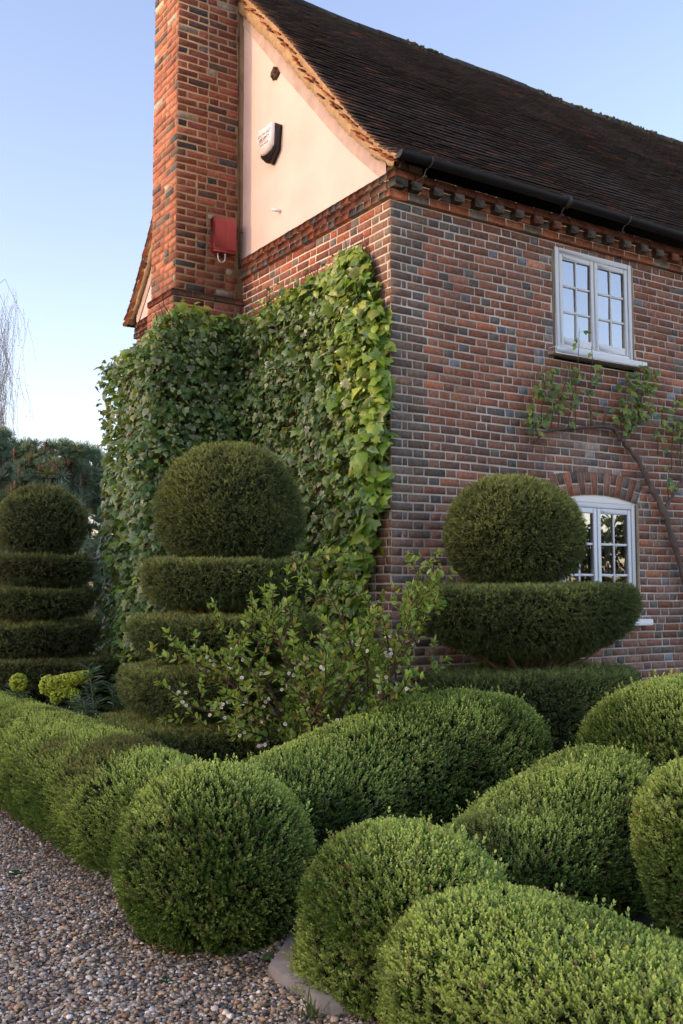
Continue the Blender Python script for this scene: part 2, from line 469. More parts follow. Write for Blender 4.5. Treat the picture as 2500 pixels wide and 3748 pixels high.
def pick(pal): return np.array(pal[RNG.integers(len(pal))])
REDS = [(.31, .125, .070), (.265, .112, .066), (.335, .135, .076), (.24, .107, .066), (.28, .134, .082), (.225, .104, .068), (.315, .13, .073)]
MAUVE = [(.275, .155, .108), (.25, .143, .104), (.24, .148, .114), (.29, .165, .114), (.26, .126, .088)]
BLUE = [(.145, .130, .115), (.165, .150, .135), (.125, .106, .092), (.155, .130, .10), (.185, .162, .136)]
ORANGE = [(.44, .15, .07), (.40, .14, .07), (.48, .19, .095)]
PALEB = [(.225, .24, .27), (.18, .19, .215)]
def col_front(u, z, w):
    r = RNG.random()
    low = np.clip((3.3 - z) / 1.2, 0, 1)
    if w < .15:
        c = pick(BLUE) if r < .33 else pick(REDS if RNG.random() > low * .7 else MAUVE)
        if r < .06 + .12 * math.exp(-((z - 3.55) / .25) ** 2): c = pick(PALEB)
    else:
        c = pick(REDS if RNG.random() > low * .65 else MAUVE)
        if r < .05: c = pick(BLUE)
        po = .035 + .14 * math.exp(-((z - 3.6) / .3) ** 2) + .10 * math.exp(-((z - 2.0) / .5) ** 2) * (u > 2.9)
        if RNG.random() < po: c = pick(ORANGE)
    P = np.array([[u, 0, z]])
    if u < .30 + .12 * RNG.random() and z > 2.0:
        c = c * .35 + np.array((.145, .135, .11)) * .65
    nz = fbm(P, 1.6, 3)[0]
    if 2.55 < z < 3.2 and nz > .5: c = c * .6 + np.array((.10, .095, .085)) * .4
    if 1.7 < u < 2.75 and 2.62 < z < 3.0 and fbm(P, 3.0, 91)[0] > .50: c = c * .8 + np.array((.42, .39, .35)) * (.15 if RNG.random() < .8 else .45)
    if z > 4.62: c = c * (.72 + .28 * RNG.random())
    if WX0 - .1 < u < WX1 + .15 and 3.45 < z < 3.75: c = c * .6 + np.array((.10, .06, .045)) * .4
    c = c * .86 + c.mean() * np.array((1.08, .98, .90)) * .14
    c = c * RNG.uniform(.76, 1.2) * (.84 + .36 * fbm(P, .8, 55)[0])
    return c
def col_gable(u, z, w):
    r = RNG.random()
    c = pick([(.26, .085, .05), (.22, .08, .05), (.30, .10, .055), (.17, .07, .05), (.24, .11, .075)])
    if w < .15 and r < .3: c = pick([(.12, .10, .095), (.15, .12, .105)])
    if u < .3: c = c * .5 + np.array((.19, .15, .10)) * .5
    return c * RNG.uniform(.8, 1.2)
def col_chim(u, z, w):
    r = RNG.random()
    c = pick([(.25, .072, .040), (.21, .066, .040), (.28, .086, .048), (.17, .056, .038), (.22, .076, .046)])
    if r < .15: c = pick([(.105, .06, .048), (.055, .05, .055), (.10, .055, .045)])
    elif r < .20: c = pick([(.20, .17, .14), (.25, .20, .14)])
    c = c * .90 + c.mean() * np.array((1.1, .97, .88)) * .10
    return c * RNG.uniform(.72, 1.2)

WX0, WX1 = 1.865, 2.905                 # both windows
W1Z0, W1Z1 = 3.785, 4.752
W2Z0, W2Z1 = 1.30, 2.395                # springing height of the lower window's arch
ARC_RISE, ARC_H = .062, .222
def arch_z(x, extra=0.):
    c = (WX0 + WX1) / 2; t = (x - c) / ((WX1 - WX0) / 2)
    return W2Z1 + ARC_RISE * (1 - t * t) + extra
def holes_front(c, z):
    h = []
    for k in range(3):
        if W1Z0 - .07 < z < W1Z1: h.append((WX0 - .026, WX1 + .030)) ; break
    if W2Z0 - .07 < z < W2Z1: h.append((WX0 - .026, WX1 + .036))
    elif W2Z1 <= z < W2Z1 + ARC_RISE + ARC_H:
        # the arch's outline at this height: splayed ends
        if z < W2Z1 + ARC_H * .93:
            s = .10 * (z - W2Z1) / ARC_H; h.append((WX0 - .012 - s, WX1 + .012 + s))
        else:
            q = 1 - (z - W2Z1 - ARC_H) / ARC_RISE
            if q > 0:
                w = (WX1 - WX0) / 2 * math.sqrt(min(1, q)) * 1.1; m = (WX0 + WX1) / 2; h.append((m - w, m + w))
    # more openings farther along the front, out of the picture
    for wx in (5.6, 8.6):
        if W1Z0 - .07 < z < W1Z1 or W2Z0 - .07 < z < W2Z1: h.append((wx, wx + 1.04))
    return h

mb = MB()
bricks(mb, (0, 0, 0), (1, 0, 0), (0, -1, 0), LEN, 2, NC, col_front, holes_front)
mortar_wall(mb, (0, 0, 0), (1, 0, 0), (0, -1, 0), LEN, 0, NC, holes_front)
# arch of bricks on edge over the lower window
nA = 14
for i in range(nA):
    t0 = (i + .06) / nA; t1 = (i + .94) / nA
    rows = ((.0, 1.0),) if i % 2 == 0 else ((0, .46), (.52, 1.0))
    for a, b in rows:
        def pt(t, h):
            x = WX0 - .012 + t * (WX1 - WX0 + .024)
            return np.array([x + (t - .5) * .22 * h, 0, arch_z(np.clip(x, WX0, WX1)) + .005 + h * (ARC_H - .004)])
        q = np.array([pt(t0, a), pt(t1, a), pt(t1, b), pt(t0, b)])
        qb = q.copy(); qb[:, 1] = .03
        cen = q.mean(0); qf = cen + (q - cen) * .965; qf[:, 1] = -.006 + RNG.normal(0, .001)
        c = pick(MAUVE) * .9 if RNG.random() < .85 else pick(REDS)
        if len(rows) == 2 and RNG.random() < .45: c = pick(BLUE)
        mb.add(np.vstack([qb, qf]), np.array([[4, 5, 6, 7], [0, 1, 5, 4], [1, 2, 6, 5], [2, 3, 7, 6], [3, 0, 4, 7]]), c * RNG.uniform(.85, 1.15), 0)
# mortar behind the arch
xs = np.linspace(WX0 - .11, WX1 + .11, 16)
lo = [arch_z(np.clip(x, WX0, WX1)) for x in xs]
V = [(x, .0008, l) for x, l in zip(xs, lo)] + [(x, .0008, l + ARC_H + .05) for x, l in zip(xs, lo)]
mb.add(V, np.array([[i, i + 1, 17 + i, 16 + i] for i in range(15)]), (1, 1, 1), 1)
for (za, zb, k) in ((W1Z0 - .07, W1Z1 + .004, .030), (W2Z0 - .07, W2Z1 + .0, .036)):
    mb.box((WX0 - .0145, .02, (za + zb) / 2), (.029, .045 + .004, zb - za), None, (1, 1, 1), 2, .004)
    mb.box((WX1 + k / 2 + .001, .02, (za + zb) / 2), (k + .002, .045 + .005, zb - za), None, (1, 1, 1), 2, .004)
front = mb.build('front_wall', [M_BRICK, M_MORTAR, M_MORTAR_TAN], house)

mb = MB()
bricks(mb, (0, DEP, 0), (0, -1, 0), (-1, 0, 0), DEP - .0, 1, NC, lambda u, z, w: col_gable(DEP - u, z, w), None)
mortar_wall(mb, (0, DEP, 0), (0, -1, 0), (-1, 0, 0), DEP, 0, NC)
# remaining faces of the body, seen from nowhere in the picture
mb.add([(LEN, 0, 0), (LEN, DEP, 0), (LEN, DEP, 5.1), (LEN, 0, 5.1), (0, DEP, 0), (0, DEP, 5.1)], np.array([[0, 1, 2, 3], [1, 4, 5, 2]]), (1, 1, 1), 1)
gable = mb.build('gable_wall', [M_BRICK, M_MORTAR], house)

# projecting band, dentils and upper courses
def course(mb, O, U, Nn, length, z0, z1, depth, unit, colfn, start=0., gap=.009, skip=None):
    O, U, Nn = (np.asarray(v, float) for v in (O, U, Nn))
    u = start; i = 0
    ax = np.array([U, Nn, Z])
    while u < length:
        w = unit * RNG.uniform(.94, 1.06); w = min(w, length - u)
        if w < .02: break
        if not (skip and skip(i)):
            c = O + (u + w / 2) * U + (depth / 2 - .02 + RNG.normal(0, .0015)) * Nn + (z0 + z1) / 2 * Z
            mb.box(c, (w - gap, depth + .04, z1 - z0 - gap * .8), ax, colfn((u + w / 2), z0, w), 0, .005)
        u += w; i += 1
def joint(mb, O, U, Nn, length, z0, z1, depth, start=0., mat=1):
    O, U, Nn = (np.asarray(v, float) for v in (O, U, Nn))
    mb.box(O + (start + length) / 2 * U + (depth / 2 - .03) * Nn + ((z0 + z1) / 2 + .006) * Z, (length - start - .004, depth + .06 - .014, z1 - z0 - .014), np.array([U, Nn, Z]), (1, 1, 1), mat)
colb = lambda u, z, w: (pick(REDS) if RNG.random() < .8 else pick(BLUE)) * RNG.uniform(.85, 1.25) * 1.1
mb = MB()
z1 = ZB + .004
course(mb, (-.045, 0, 0), (1, 0, 0), (0, -1, 0), LEN + .045, z1, z1 + .074, .045, .222, colb)
joint(mb, (0, 0, 0), (1, 0, 0), (0, -1, 0), LEN, z1, z1 + .074, .045)
course(mb, (0, 0, 0), (0, 1, 0), (-1, 0, 0), DEP, z1, z1 + .074, .045, .112, lambda u, z, w: col_gable(u, z, w) * 1.1)
joint(mb, (0, 0, 0), (0, 1, 0), (-1, 0, 0), DEP, z1, z1 + .074, .045)
course(mb, (0, 0, 0), (0, 1, 0), (-1, 0, 0), DEP, z1 + .076, z1 + .148, .036, .222, lambda u, z, w: col_gable(u, z, w))
course(mb, (0, 0, 0), (0, 1, 0), (-1, 0, 0), DEP, z1 + .150, z1 + .222, .030, .112, lambda u, z, w: col_gable(u, z, w))
joint(mb, (0, 0, 0), (0, 1, 0), (-1, 0, 0), DEP, z1 + .074, z1 + .216, .026)
band = mb.build('brick_band', [M_BRICK, M_MORTAR], house)
mb = MB()
joint(mb, (0, 0, 0), (1, 0, 0), (0, -1, 0), LEN, z1 + .074, z1 + .25, .045)
course(mb, (.05, 0, 0), (1, 0, 0), (0, -1, 0), LEN - .1, z1 + .078, z1 + .150, .046, .222, colb)
x = .145
while x < LEN - .2:
    w = .105 + RNG.uniform(-.004, .004)
    mb.box((x + w / 2, -.055 + RNG.normal(0, .003), z1 + .114), (w, .12, .068), None, np.array((.14, .115, .09)) * RNG.uniform(.75, 1.25) if RNG.random() < .75 else pick(REDS), 0, .006)
    x += .233 * RNG.uniform(.96, 1.04)
mb.box((.04, -.05, z1 + .114), (.13, .13, .068), None, (.085, .08, .065), 0, .006)
course(mb, (-.03, 0, 0), (1, 0, 0), (0, -1, 0), LEN, z1 + .152, z1 + .222, .10, .222, lambda u, z, w: np.array((.15, .062, .042)) * RNG.uniform(.7, 1.2))
course(mb, (-.03, 0, 0), (1, 0, 0), (0, -1, 0), .30, z1 + .224, z1 + .290, .10, .15, lambda u, z, w: np.array((.16, .115, .06)) * RNG.uniform(.8, 1.2))
dent = mb.build('dentil_course', [M_BRICK, M_MORTAR], house)

# ---- roof profile (s runs up the slope): slight kick at the eaves
PROF = np.array([(-.235, 5.055), (-.08, 5.155), (.10, 5.305), (.40, 5.605), (.70, 5.935), (1.05, 6.325), (1.70, 7.040), (2.38, 7.705), (3.05, 8.345)])
RK = .83
def RY(y): return 3.05 + (3.05 - y) * RK      # the back slope is steeper
seg = np.r_[0, np.cumsum(np.linalg.norm(np.diff(PROF, axis=0), axis=1))]
def prof(s):
    return np.stack([np.interp(s, seg, PROF[:, 0]), np.interp(s, seg, PROF[:, 1])], -1)
def proft(s):
    return norm(prof(np.minimum(s + .06, seg[-1])) - prof(np.maximum(np.minimum(s, seg[-1] - .06) - .06, 0)))
def sag(x, s):
    a = np.clip(s / seg[-1], 0, 1)
    return -.055 * a * np.sin(np.clip((x + .1) / LEN, 0, 1) * np.pi) + .016 * np.sin(x * 1.7 + 1.3) * a + .007 * np.sin(x * 3.3 + s * 1.4)
def tiles(side):
    mb = MB(); g = .082; n = int(seg[-1] / g)
    P = []; T = []; NN = []; C = []
    for k in range(n + 1):
        s = k * g; x = -.115 + (k % 2) * .083 - .083
        row = np.arange(x, LEN + .1, .166)
        row = row[row > -.20]
        for xx in row:
            xa = max(xx, -.118); xb = xx + .1652
            if xb - xa < .03: continue
            P.append(((xa + xb) / 2, s, xb - xa)); 
            r = RNG.random()
            c = pick([(.062, .045, .038), (.054, .041, .036), (.070, .051, .042), (.056, .043, .038), (.064, .045, .038)])
            if r < .028: c = pick([(.17, .07, .042), (.12, .055, .038)])
            if xa < -.05 and r < .35: c = pick([(.16, .08, .05), (.12, .07, .05)])
            C.append(c * (RNG.uniform(.72, 1.3) if r > .5 else RNG.uniform(.9, 1.1)))
    P = np.array(P); C = np.array(C); N = len(P)
    if True:
        mossy = fbm(np.stack([P[:, 0], P[:, 1], P[:, 1] * 0], -1), 1.1, 9)
        a = np.clip((P[:, 1] - seg[-1] + .9) / .9, 0, 1) * np.clip((mossy - .35) * 4, 0, 1)
        C = C * (1 - .6 * a[:, None]) + np.array((.07, .062, .03)) * .6 * a[:, None]
    p = prof(P[:, 1]); t = proft(P[:, 1])
    nrm = np.stack([-t[:, 1], t[:, 0]], -1)
    T3 = np.stack([np.zeros(N), t[:, 0], t[:, 1]], -1); N3 = np.stack([np.zeros(N), nrm[:, 0], nrm[:, 1]], -1)
    X3 = np.tile([1., 0, 0], (N, 1))
    rot = RNG.normal(0, .002, N)[:, None]
    X3, T3 = X3 + T3 * rot, T3 - X3 * rot
    org = np.stack([P[:, 0], p[:, 0], p[:, 1]], -1) + N3 * (.033 + .0016 * RNG.normal(size=N).clip(-2, 2))[:, None] + T3 * RNG.normal(0, .0012, N)[:, None]
    th, up = .013, .130
    V = []
    for b in (0, 1):
        for a in (-.5, .5):
            for h in (0, 1):
                V.append(org + X3 * (a * P[:, 2])[:, None] + T3 * (b * up) + N3 * (h * th - b * .031))
    V = np.stack(V, 1)
    V[..., 2] += sag(V[..., 0], P[:, 1][:, None] + np.array([0, 0, 0, 0, up, up, up, up])[None])
    F = np.array([[0, 2, 3, 1], [4, 5, 7, 6], [0, 1, 5, 4], [2, 6, 7, 3], [1, 3, 7, 5], [0, 4, 6, 2]])
    if side < 0:
        V[..., 1] = RY(V[..., 1]); F = F[:, ::-1]
    FF = (np.arange(N)[:, None, None] * 8 + F[None]).reshape(-1, 4)
    mb.add(V.reshape(-1, 3), FF, np.repeat(C[:, None], 8, 1).reshape(-1, 3), 0)
    # battens' underside so no light passes
    xs = np.linspace(-.09, LEN, 40); ss = np.linspace(0, seg[-1], 24)
    XX, SS = np.meshgrid(xs, ss, indexing='ij')
    pp = prof(SS.ravel())
    G = np.stack([XX.ravel(), pp[:, 0], pp[:, 1] + sag(XX.ravel(), SS.ravel()) - .012], -1)
    if side < 0: G[:, 1] = RY(G[:, 1])
    mb.grid(G.reshape(40, 24, 3), (.03, .025, .022), 0)
    return mb
roof = tiles(1).build('roof', M_TILE, house)
roof2 = tiles(-1).build('roof', M_TILE, house)
# ridge
mb = MB(); x = -.13; i = 0
while x < LEN:
    w = .30; a = np.linspace(-.15, np.pi + .15, 9); r = .115
    zc = 8.295 + sag(np.array([x + .15]), np.array([seg[-1]]))[0] + RNG.normal(0, .006)
    G = np.zeros((4, 9, 3))
    for q, (xx, rr) in enumerate(((x, r * .8), (x + .002, r), (x + w - .012, r * .98), (x + w - .01, r * .8))):
        G[q] = np.stack([np.full(9, xx), 3.05 + np.cos(a) * rr, zc + np.sin(a) * rr * .9], -1)
    mb.grid(G, np.array((.055, .046, .04)) * RNG.uniform(.7, 1.3), 0)
    x += w + .004
ridge = mb.build('ridge_tiles', M_TILE, roof)
mb = MB()
T0, F0 = ico(1)
n = 700
P = np.stack([RNG.uniform(-.1, LEN, n), np.zeros(n), np.zeros(n)], -1)
keep = vnoise(P, .8, 5) > .3; P = P[keep]; n = len(P)
ang = RNG.uniform(-.2, np.pi * .75, n)
zc = 8.295 + sag(P[:, 0], np.full(n, seg[-1]))
P[:, 1] = 3.05 - np.cos(ang) * .113; P[:, 2] = zc + np.sin(ang) * .101
S = RNG.uniform(.010, .028, (n, 1)) * np.array([1.2, 1, .7])
mb.inst(T0 * (1 + .15 * RNG.normal(size=(42, 1))), F0, P, rot_rand(n) * S[:, None, :], np.ones((n, 3)))
mb.build('ridge_moss', M_MOSS, roof, smooth=True)

# verge: mortar bed and tile ends along the gable rake, then a painted board below
def rake_strip(mb, off0, off1, x0, x1, col, mat=0, s0=0.0, s1=None, ripple=0., nseg=60):
    s1 = seg[-1] if s1 is None else s1
    ss = np.linspace(s0, s1, nseg)
    p = prof(ss); t = proft(ss); nn = np.stack([-t[:, 1], t[:, 0]], -1)
    for side in (1, -1):
        rp = ripple * RNG.normal(size=(nseg, 1))
        tp = np.interp(ss, [0, .65, 1.13, 1.55, 2.2], [.5, .70, .85, .93, 1.0])[:, None]
        a = p + nn * off0 * (tp if off0 < -.02 else 1); b = p + nn * (off1 * tp + rp)
        G = []
        for (pt, xx) in ((a, x0), (a, x1), (b, x1), (b, x0), (a, x0)):
            y = pt[:, 0] if side > 0 else RY(pt[:, 0])
            G.append(np.stack([np.full(nseg, xx) + (RNG.normal(0, ripple * .3, nseg) if ripple else 0), y, pt[:, 1]], -1))
        G = np.array(G)
        if side > 0: G = G[::-1]
        mb.grid(G, col, mat)
mb = MB()
rake_strip(mb, .012, -.060, -.100, -.01, (.37, .24, .13), 0, .0, None, .009, 140)
rake_strip(mb, -.045, -.165, -.078, -.01, (.40, .28, .16), 0, .05, None, .008, 140)
# ends of the undercloak tiles showing in the bed
ss = np.arange(.05, seg[-1], .082)
for side in (1, -1):
    for s in ss:
        p = prof(np.array([s]))[0]; t = proft(np.array([s]))[0]; nn = np.array([-t[1], t[0]])
        c = p + nn * (-.014 - abs(RNG.normal(0, .020)) - .045 * (RNG.random() < .55) * RNG.random()) + t * RNG.normal(0, .012)
        th = .03 + RNG.normal(0, .03)
        t2 = np.array([t[0] * math.cos(.16) + t[1] * math.sin(.16), t[1] * math.cos(.16) - t[0] * math.sin(.16)])
        T3 = np.array([0, t2[0] * side, t2[1]]); N3 = np.array([0, -t2[1] * side, t2[0]])
        y = c[0] if side > 0 else RY(c[0])
        mb.box((-.092 + RNG.normal(0, .007), y, c[1]), (.06, .115 * RNG.uniform(.7, 1.3), .015), np.array([[1, 0, 0], T3, N3]), pick([(.34, .105, .05), (.26, .09, .05), (.15, .07, .05), (.40, .15, .07)]) * RNG.uniform(.8, 1.2), 0, .003)
mb.build('verge', M_VERGE, roof)
mb = MB()
by = np.array([.02, .222, .556, .841, 1.301, 1.807, 2.465, 3.05]); bz = np.array([4.935, 5.107, 5.400, 5.681, 6.159, 6.685, 7.400, 8.02])
yy = np.linspace(.02, 3.05, 40); zb = np.interp(yy, by, bz); zt = zb + np.interp(yy, [.02, .5, 1.2], [.17, .20, .215])
for side in (1, -1):
    Y = yy if side > 0 else RY(yy)
    G = np.array([np.stack([np.full(40, x), Y, z], -1) for x, z in ((-.028, zb), (-.028, zt), (-.012, zt), (-.012, zb), (-.028, zb))])
    mb.grid(G if side > 0 else G[::-1], (1, 1, 1), 0)
    e = [(x, Y[0], z) for x, z in ((-.028, zb[0]), (-.028, zt[0]), (-.012, zt[0]), (-.012, zb[0]))]
    mb.add(e, np.array([[0, 1, 2, 3]]))
mb.build('bargeboard', M_TIMBER, house)

# plaster gable
zp = z1 + .20
ys = [.16]; zs = [zp]
V = []; mbp = MB()
ss = np.linspace(.25, seg[-1], 40); p = prof(ss)
top = [(q[0] + .03, q[1] - .10) for q in p]
out = [(.14, zp)] + top + [(RY(a), b) for a, b in top[::-1]] + [(DEP - .14, zp)]
n = len(out)
fr = [(-.016, a, b) for a, b in out]
mbp.add(fr, np.array([list(range(n))[::-1]]))
plaster = mbp.build('plaster_gable', M_PLASTER, house)

# chimney stack on the gable, stepping out at the foot
CX, CY0, CY1, CZ0, CZ1 = -.76, 2.63, 3.25, 4.52, 9.4
CG = .077
mb = MB()
nC = int((CZ1 - CZ0) / CG)
kw = dict(S=.214, H=.098, J=.016, g=CG, z0=CZ0, proud=.006, jit=.0042, english=False, split=.04, closer=False)
bricks(mb, (CX, CY0, 0), (1, 0, 0), (0, -1, 0), .69, 0, nC, col_chim, None, **kw)
bricks(mb, (CX, CY1, 0), (0, -1, 0), (-1, 0, 0), CY1 - CY0, 0, nC, lambda u, z, w: col_chim(u, z, w) * np.array((1.75, 1.9, 1.8)), None, **kw)  # sunlit outer face: sunlight put into brighter brick colours
bricks(mb, (0, CY1, 0), (-1, 0, 0), (0, 1, 0), -CX, 0, nC, col_chim, None, **kw)
mb.box(((CX + .3) / 2, (CY0 + CY1) / 2, (CZ0 + CZ1) / 2), (.3 - CX, CY1 - CY0, CZ1 - CZ0), None, (1, 1, 1), 1)
# stepped foot
course(mb, (CX - .05, CY0, 0), (1, 0, 0), (0, -1, 0), .80, CZ0, CZ0 + .07, .035, .222, lambda u, z, w: pick([(.09, .055, .045), (.16, .06, .045), (.12, .07, .05)]))
course(mb, (CX, CY0, 0), (0, 1, 0), (-1, 0, 0), CY1 - CY0, CZ0, CZ0 + .07, .05, .222, col_chim)
mb.box((CX / 2 - .0, (CY0 + CY1) / 2, CZ0 + .032), (-CX + .05, CY1 - CY0 + .04, .05), None, (1, 1, 1), 1)
kw2 = dict(kw); kw2['z0'] = CZ0 - CG * 8
bricks(mb, (CX - .03, CY0 - .015, 0), (1, 0, 0), (0, -1, 0), .78, 0, 8, col_chim, None, **kw2)
bricks(mb, (CX - .03, CY1 + .015, 0), (0, -1, 0), (-1, 0, 0), CY1 - CY0 + .03, 0, 8, lambda u, z, w: col_chim(u, z, w) * 1.6, None, **kw2)  # same brightened bricks for the sunlit side of the foot
mb.box((CX / 2 - .015, (CY0 + CY1) / 2, CZ0 - CG * 4), (-CX + .03, CY1 - CY0 + .03, CG * 8), None, (1, 1, 1), 1)
# mortar fillets against the plaster and a repaired patch near the roof
mb.box((-.035, CY0 - .006, 6.6), (.075, .02, 3.4), None, (1, 1, 1), 1, .004)
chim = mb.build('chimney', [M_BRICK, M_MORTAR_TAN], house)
mb = MB()   # chimney head with oversailing courses
for k, (d, zz) in enumerate(((.03, 9.4), (.06, 9.477), (.06, 9.554), (.03, 9.631))):
    mb.box(((CX) / 2, (CY0 + CY1) / 2, zz + .035), (-CX + 2 * d, CY1 - CY0 + 2 * d, .07), None, (.25, .075, .045), 0, .006)
for xx in (-.55, -.22):
    a = np.linspace(9.66, 10.0, 5)
    mb.tube([(xx, 2.94, q) for q in a], [.12, .115, .11, .11, .125], 14, (.32, .13, .07), 0)
mb.build('chimney_head', M_BRICK, chim)
mb = MB()   # broad lower breast, under the ivy, with a sloping shoulder
pts = [(-1.30, 1.0), (-1.30, 3.80), (-.80, 4.20), (0, 4.22)]
y0, y1 = 2.52, 3.5
V = [(-1.02, y0, 0), (-1.02, y0, 3.72), (-.72, y0, 4.15), (.0, y0, 4.15), (0, y0, 0)] + [(-1.02, y1, 0), (-1.02, y1, 3.72), (-.72, y1, 4.15), (0, y1, 4.15), (0, y1, 0)]
mb.add(V, [np.array([[0, 5, 6, 1], [1, 6, 7, 2], [2, 7, 8, 3]]), np.array([[0, 1, 2, 3, 4], [9, 8, 7, 6, 5]])], (.2, .08, .05), 0)
mb.build('chimney_breast', M_BRICK, house)

# gutter
mb = MB()
def gutter(mb, y, zc, x0, x1):
    a = np.linspace(np.pi, 2 * np.pi, 11); xs = np.linspace(x0, x1, 30)
    prof_o = [(np.cos(q) * .055, np.sin(q) * .055) for q in a]; prof_i = [(np.cos(q) * .049, np.sin(q) * .049 + .002) for q in a[::-1]]
    pr = prof_o + prof_i + [prof_o[0]]
    G = np.array([[(x, y + b, zc - .012 * (x / LEN) + c + .006 * math.sin(x * .9)) for b, c in pr] for x in xs])
    mb.grid(G)
    c = [(x0, y + b, zc + cc) for b, cc in prof_o]; n = len(c)
    mb.add(c, np.array([list(range(n))]))
gutter(mb, -.255, 5.085, -.10, LEN)
for x in np.arange(1.75, LEN, 1.9): mb.tube([(x, -.255, 5.08 - .006), (x + .05, -.255, 5.08 - .006)], .060, 14)
g1 = mb.build('gutter', M_GUTTER, house, smooth=False)
for x in (.20, 1.76, 2.56, 3.9, 5.3, 6.8, 8.3):
    mb = MB()
    a = np.linspace(np.pi, 1.5 * np.pi, 6)
    mb.tube([(x, -.255 + .068 * math.cos(q), 5.08 + .068 * math.sin(q)) for q in a] , .006, 5)
    mb.tube([(x - .012, -.255, 5.012), (x - .014, -.235, 4.99), (x - .014, -.20, 4.90)], .006, 5)
    mb.tube([(x - .014, -.22, 4.945), (x - .09, -.08, 4.905)], .005, 5)
    mb.box((x - .012, -.222, 4.95), (.03, .03, .012))
    mb.build('gutter_bracket', M_IRON, g1)
mb = MB(); gutter(mb, RY(-.255) + .02, 5.065, -.10, LEN); mb.build('gutter', M_GUTTER, house)

# windows
def window(x0, x1, z0, z1, arched, hidden=False, curtain='left'):
    mb = MB(); B = lambda cx, cz, w, h, y0, y1, bev=.004: mb.box((cx, (y0 + y1) / 2, cz), (w, abs(y1 - y0), h), None, (1, 1, 1), 0, bev)
    f = .052
    xm = (x0 + x1) / 2
    yo = -.012 if not arched else .008
    B(x0 + f / 2, (z0 + z1) / 2, f, z1 - z0, yo, .09); B(x1 - f / 2, (z0 + z1) / 2, f, z1 - z0, yo, .09)
    B(xm, z1 - f / 2, x1 - x0 - 2 * f - .002, f, yo, .09); B(xm, z0 + f / 2, x1 - x0 - 2 * f - .002, f, yo, .09)
    if arched:   # white infill under the segmental arch
        xs = np.linspace(x0, x1, 13); V = []
        for y in (yo - .004, .09):
            V += [(x, y, z1 - .002) for x in xs] + [(x, y, arch_z(x) + .004) for x in xs]
        F = [[i, i + 1, 14 + i, 13 + i] for i in range(12)]
        mb.add(V, np.array(F), (1, 1, 1), 0)
    win = mb.build('window', M_WHITE, house)
    panes = MB()
    for k in (0, 1):
        a = x0 + f + .004 if k == 0 else xm + .003; b = xm - .003 if k == 0 else x1 - f - .004
        mb = MB(); za, zb = z0 + f + .004, z1 - f - .004
        s, r = .048, .022
        def C(cx, cz, w, h, y0, y1, bev=.004): mb.box((cx, (y0 + y1) / 2, cz), (w, abs(y1 - y0), h), None, (1, 1, 1), 0, bev)
        y0, y1 = yo + .003, yo + .052
        C(a + s / 2, (za + zb) / 2, s, zb - za, y0, y1); C(b - s / 2, (za + zb) / 2, s, zb - za, y0, y1)
        C((a + b) / 2, zb - s / 2, b - a - 2 * s - .001, s, y0, y1); C((a + b) / 2, za + .035, b - a - 2 * s - .001, .07, y0, y1)
        ia, ib, ja, jb = a + s, b - s, za + .07, zb - s
        C((ia + ib) / 2, (ja + jb) / 2, r, jb - ja - .001, y0 + .008, y1 - .004)
        for q in (1, 2):
            zz = ja + (jb - ja) * q / 3
            C(ia + (ib - ia) / 4 - r / 4, zz, (ib - ia) / 2 - r / 2 - .001, r, y0 + .008, y1 - .004)
            C(ib - (ib - ia) / 4 + r / 4, zz, (ib - ia) / 2 - r / 2 - .001, r, y0 + .008, y1 - .004)
        mb.build('casement', M_WHITE, win)
        for qi in (0, 1):
            for qj in range(3):
                pa = ia + (ib - ia) / 2 * qi; pb = pa + (ib - ia) / 2; pc = ja + (jb - ja) / 3 * qj; pd = pc + (jb - ja) / 3
                tl = RNG.normal(0, .0012, 4)
                panes.add([(pa, y0 + .022 + tl[0], pc), (pb, y0 + .022 + tl[1], pc), (pb, y0 + .022 + tl[2], pd), (pa, y0 + .022 + tl[3], pd)], np.array([[0, 1, 2, 3]]))
    panes.build('pane', M_GLASS, win)
    mb = MB()
    mb.box((xm + .005, -.022, z0 - .032), (x1 - x0 + .20, .16, .062), None, (1, 1, 1), 0, .008)
    mb.build('sill', M_WHITE, win)
    # curtains, hanging just inside
    for (ca, cb) in (((x0 + .25, x0 + .42), (x1 - .26, x1 - .03)) if not arched else ((x0 + .34, x0 + .45), (x1 - .27, x1 - .20))):
        xs = np.linspace(ca, cb, 26); zz = np.linspace(z0 + .02, z1, 4)
        G = np.array([[(x, .16 + .018 * math.sin(x * 95) + .008 * math.sin(x * 41), q) for q in zz] for x in xs])
        mb = MB(); mb.grid(G); mb.build('curtain', M_CURTAIN, win, smooth=True)
    # casement stay: a curled iron handle
    mb = MB(); hx = xm - .09; hz = (z0 + z1) / 2 - .02
    t = np.linspace(0, 1, 16)
    pts = [(hx + .01, .075, hz + .10 - .10 * q) for q in t[:8]] + [(hx - .005 + .018 * math.cos(q * 7), .075, hz - .004 - .018 * math.sin(q * 7)) for q in t]
    mb.tube(pts, .0045, 5, (1, 1, 1)); mb.build('window_stay', M_IRON, win)
    # the dark room behind
    mb = MB(); d = 2.6
    a, b, c, e = x0 - .5, x1 + .5, z0 - .45, z1 + .35
    V = [(a, .10, c), (b, .10, c), (b, .10, e), (a, .10, e), (a, d, c), (b, d, c), (b, d, e), (a, d, e)]
    mb.add(V, np.array([[4, 5, 6, 7], [0, 4, 7, 3], [1, 2, 6, 5], [0, 1, 5, 4], [3, 7, 6, 2]]))
    mb.build('room', M_ROOM, win)
    return win
window(WX0, WX1, W1Z0, W1Z1, False)
window(WX0, WX1, W2Z0, W2Z1, True)

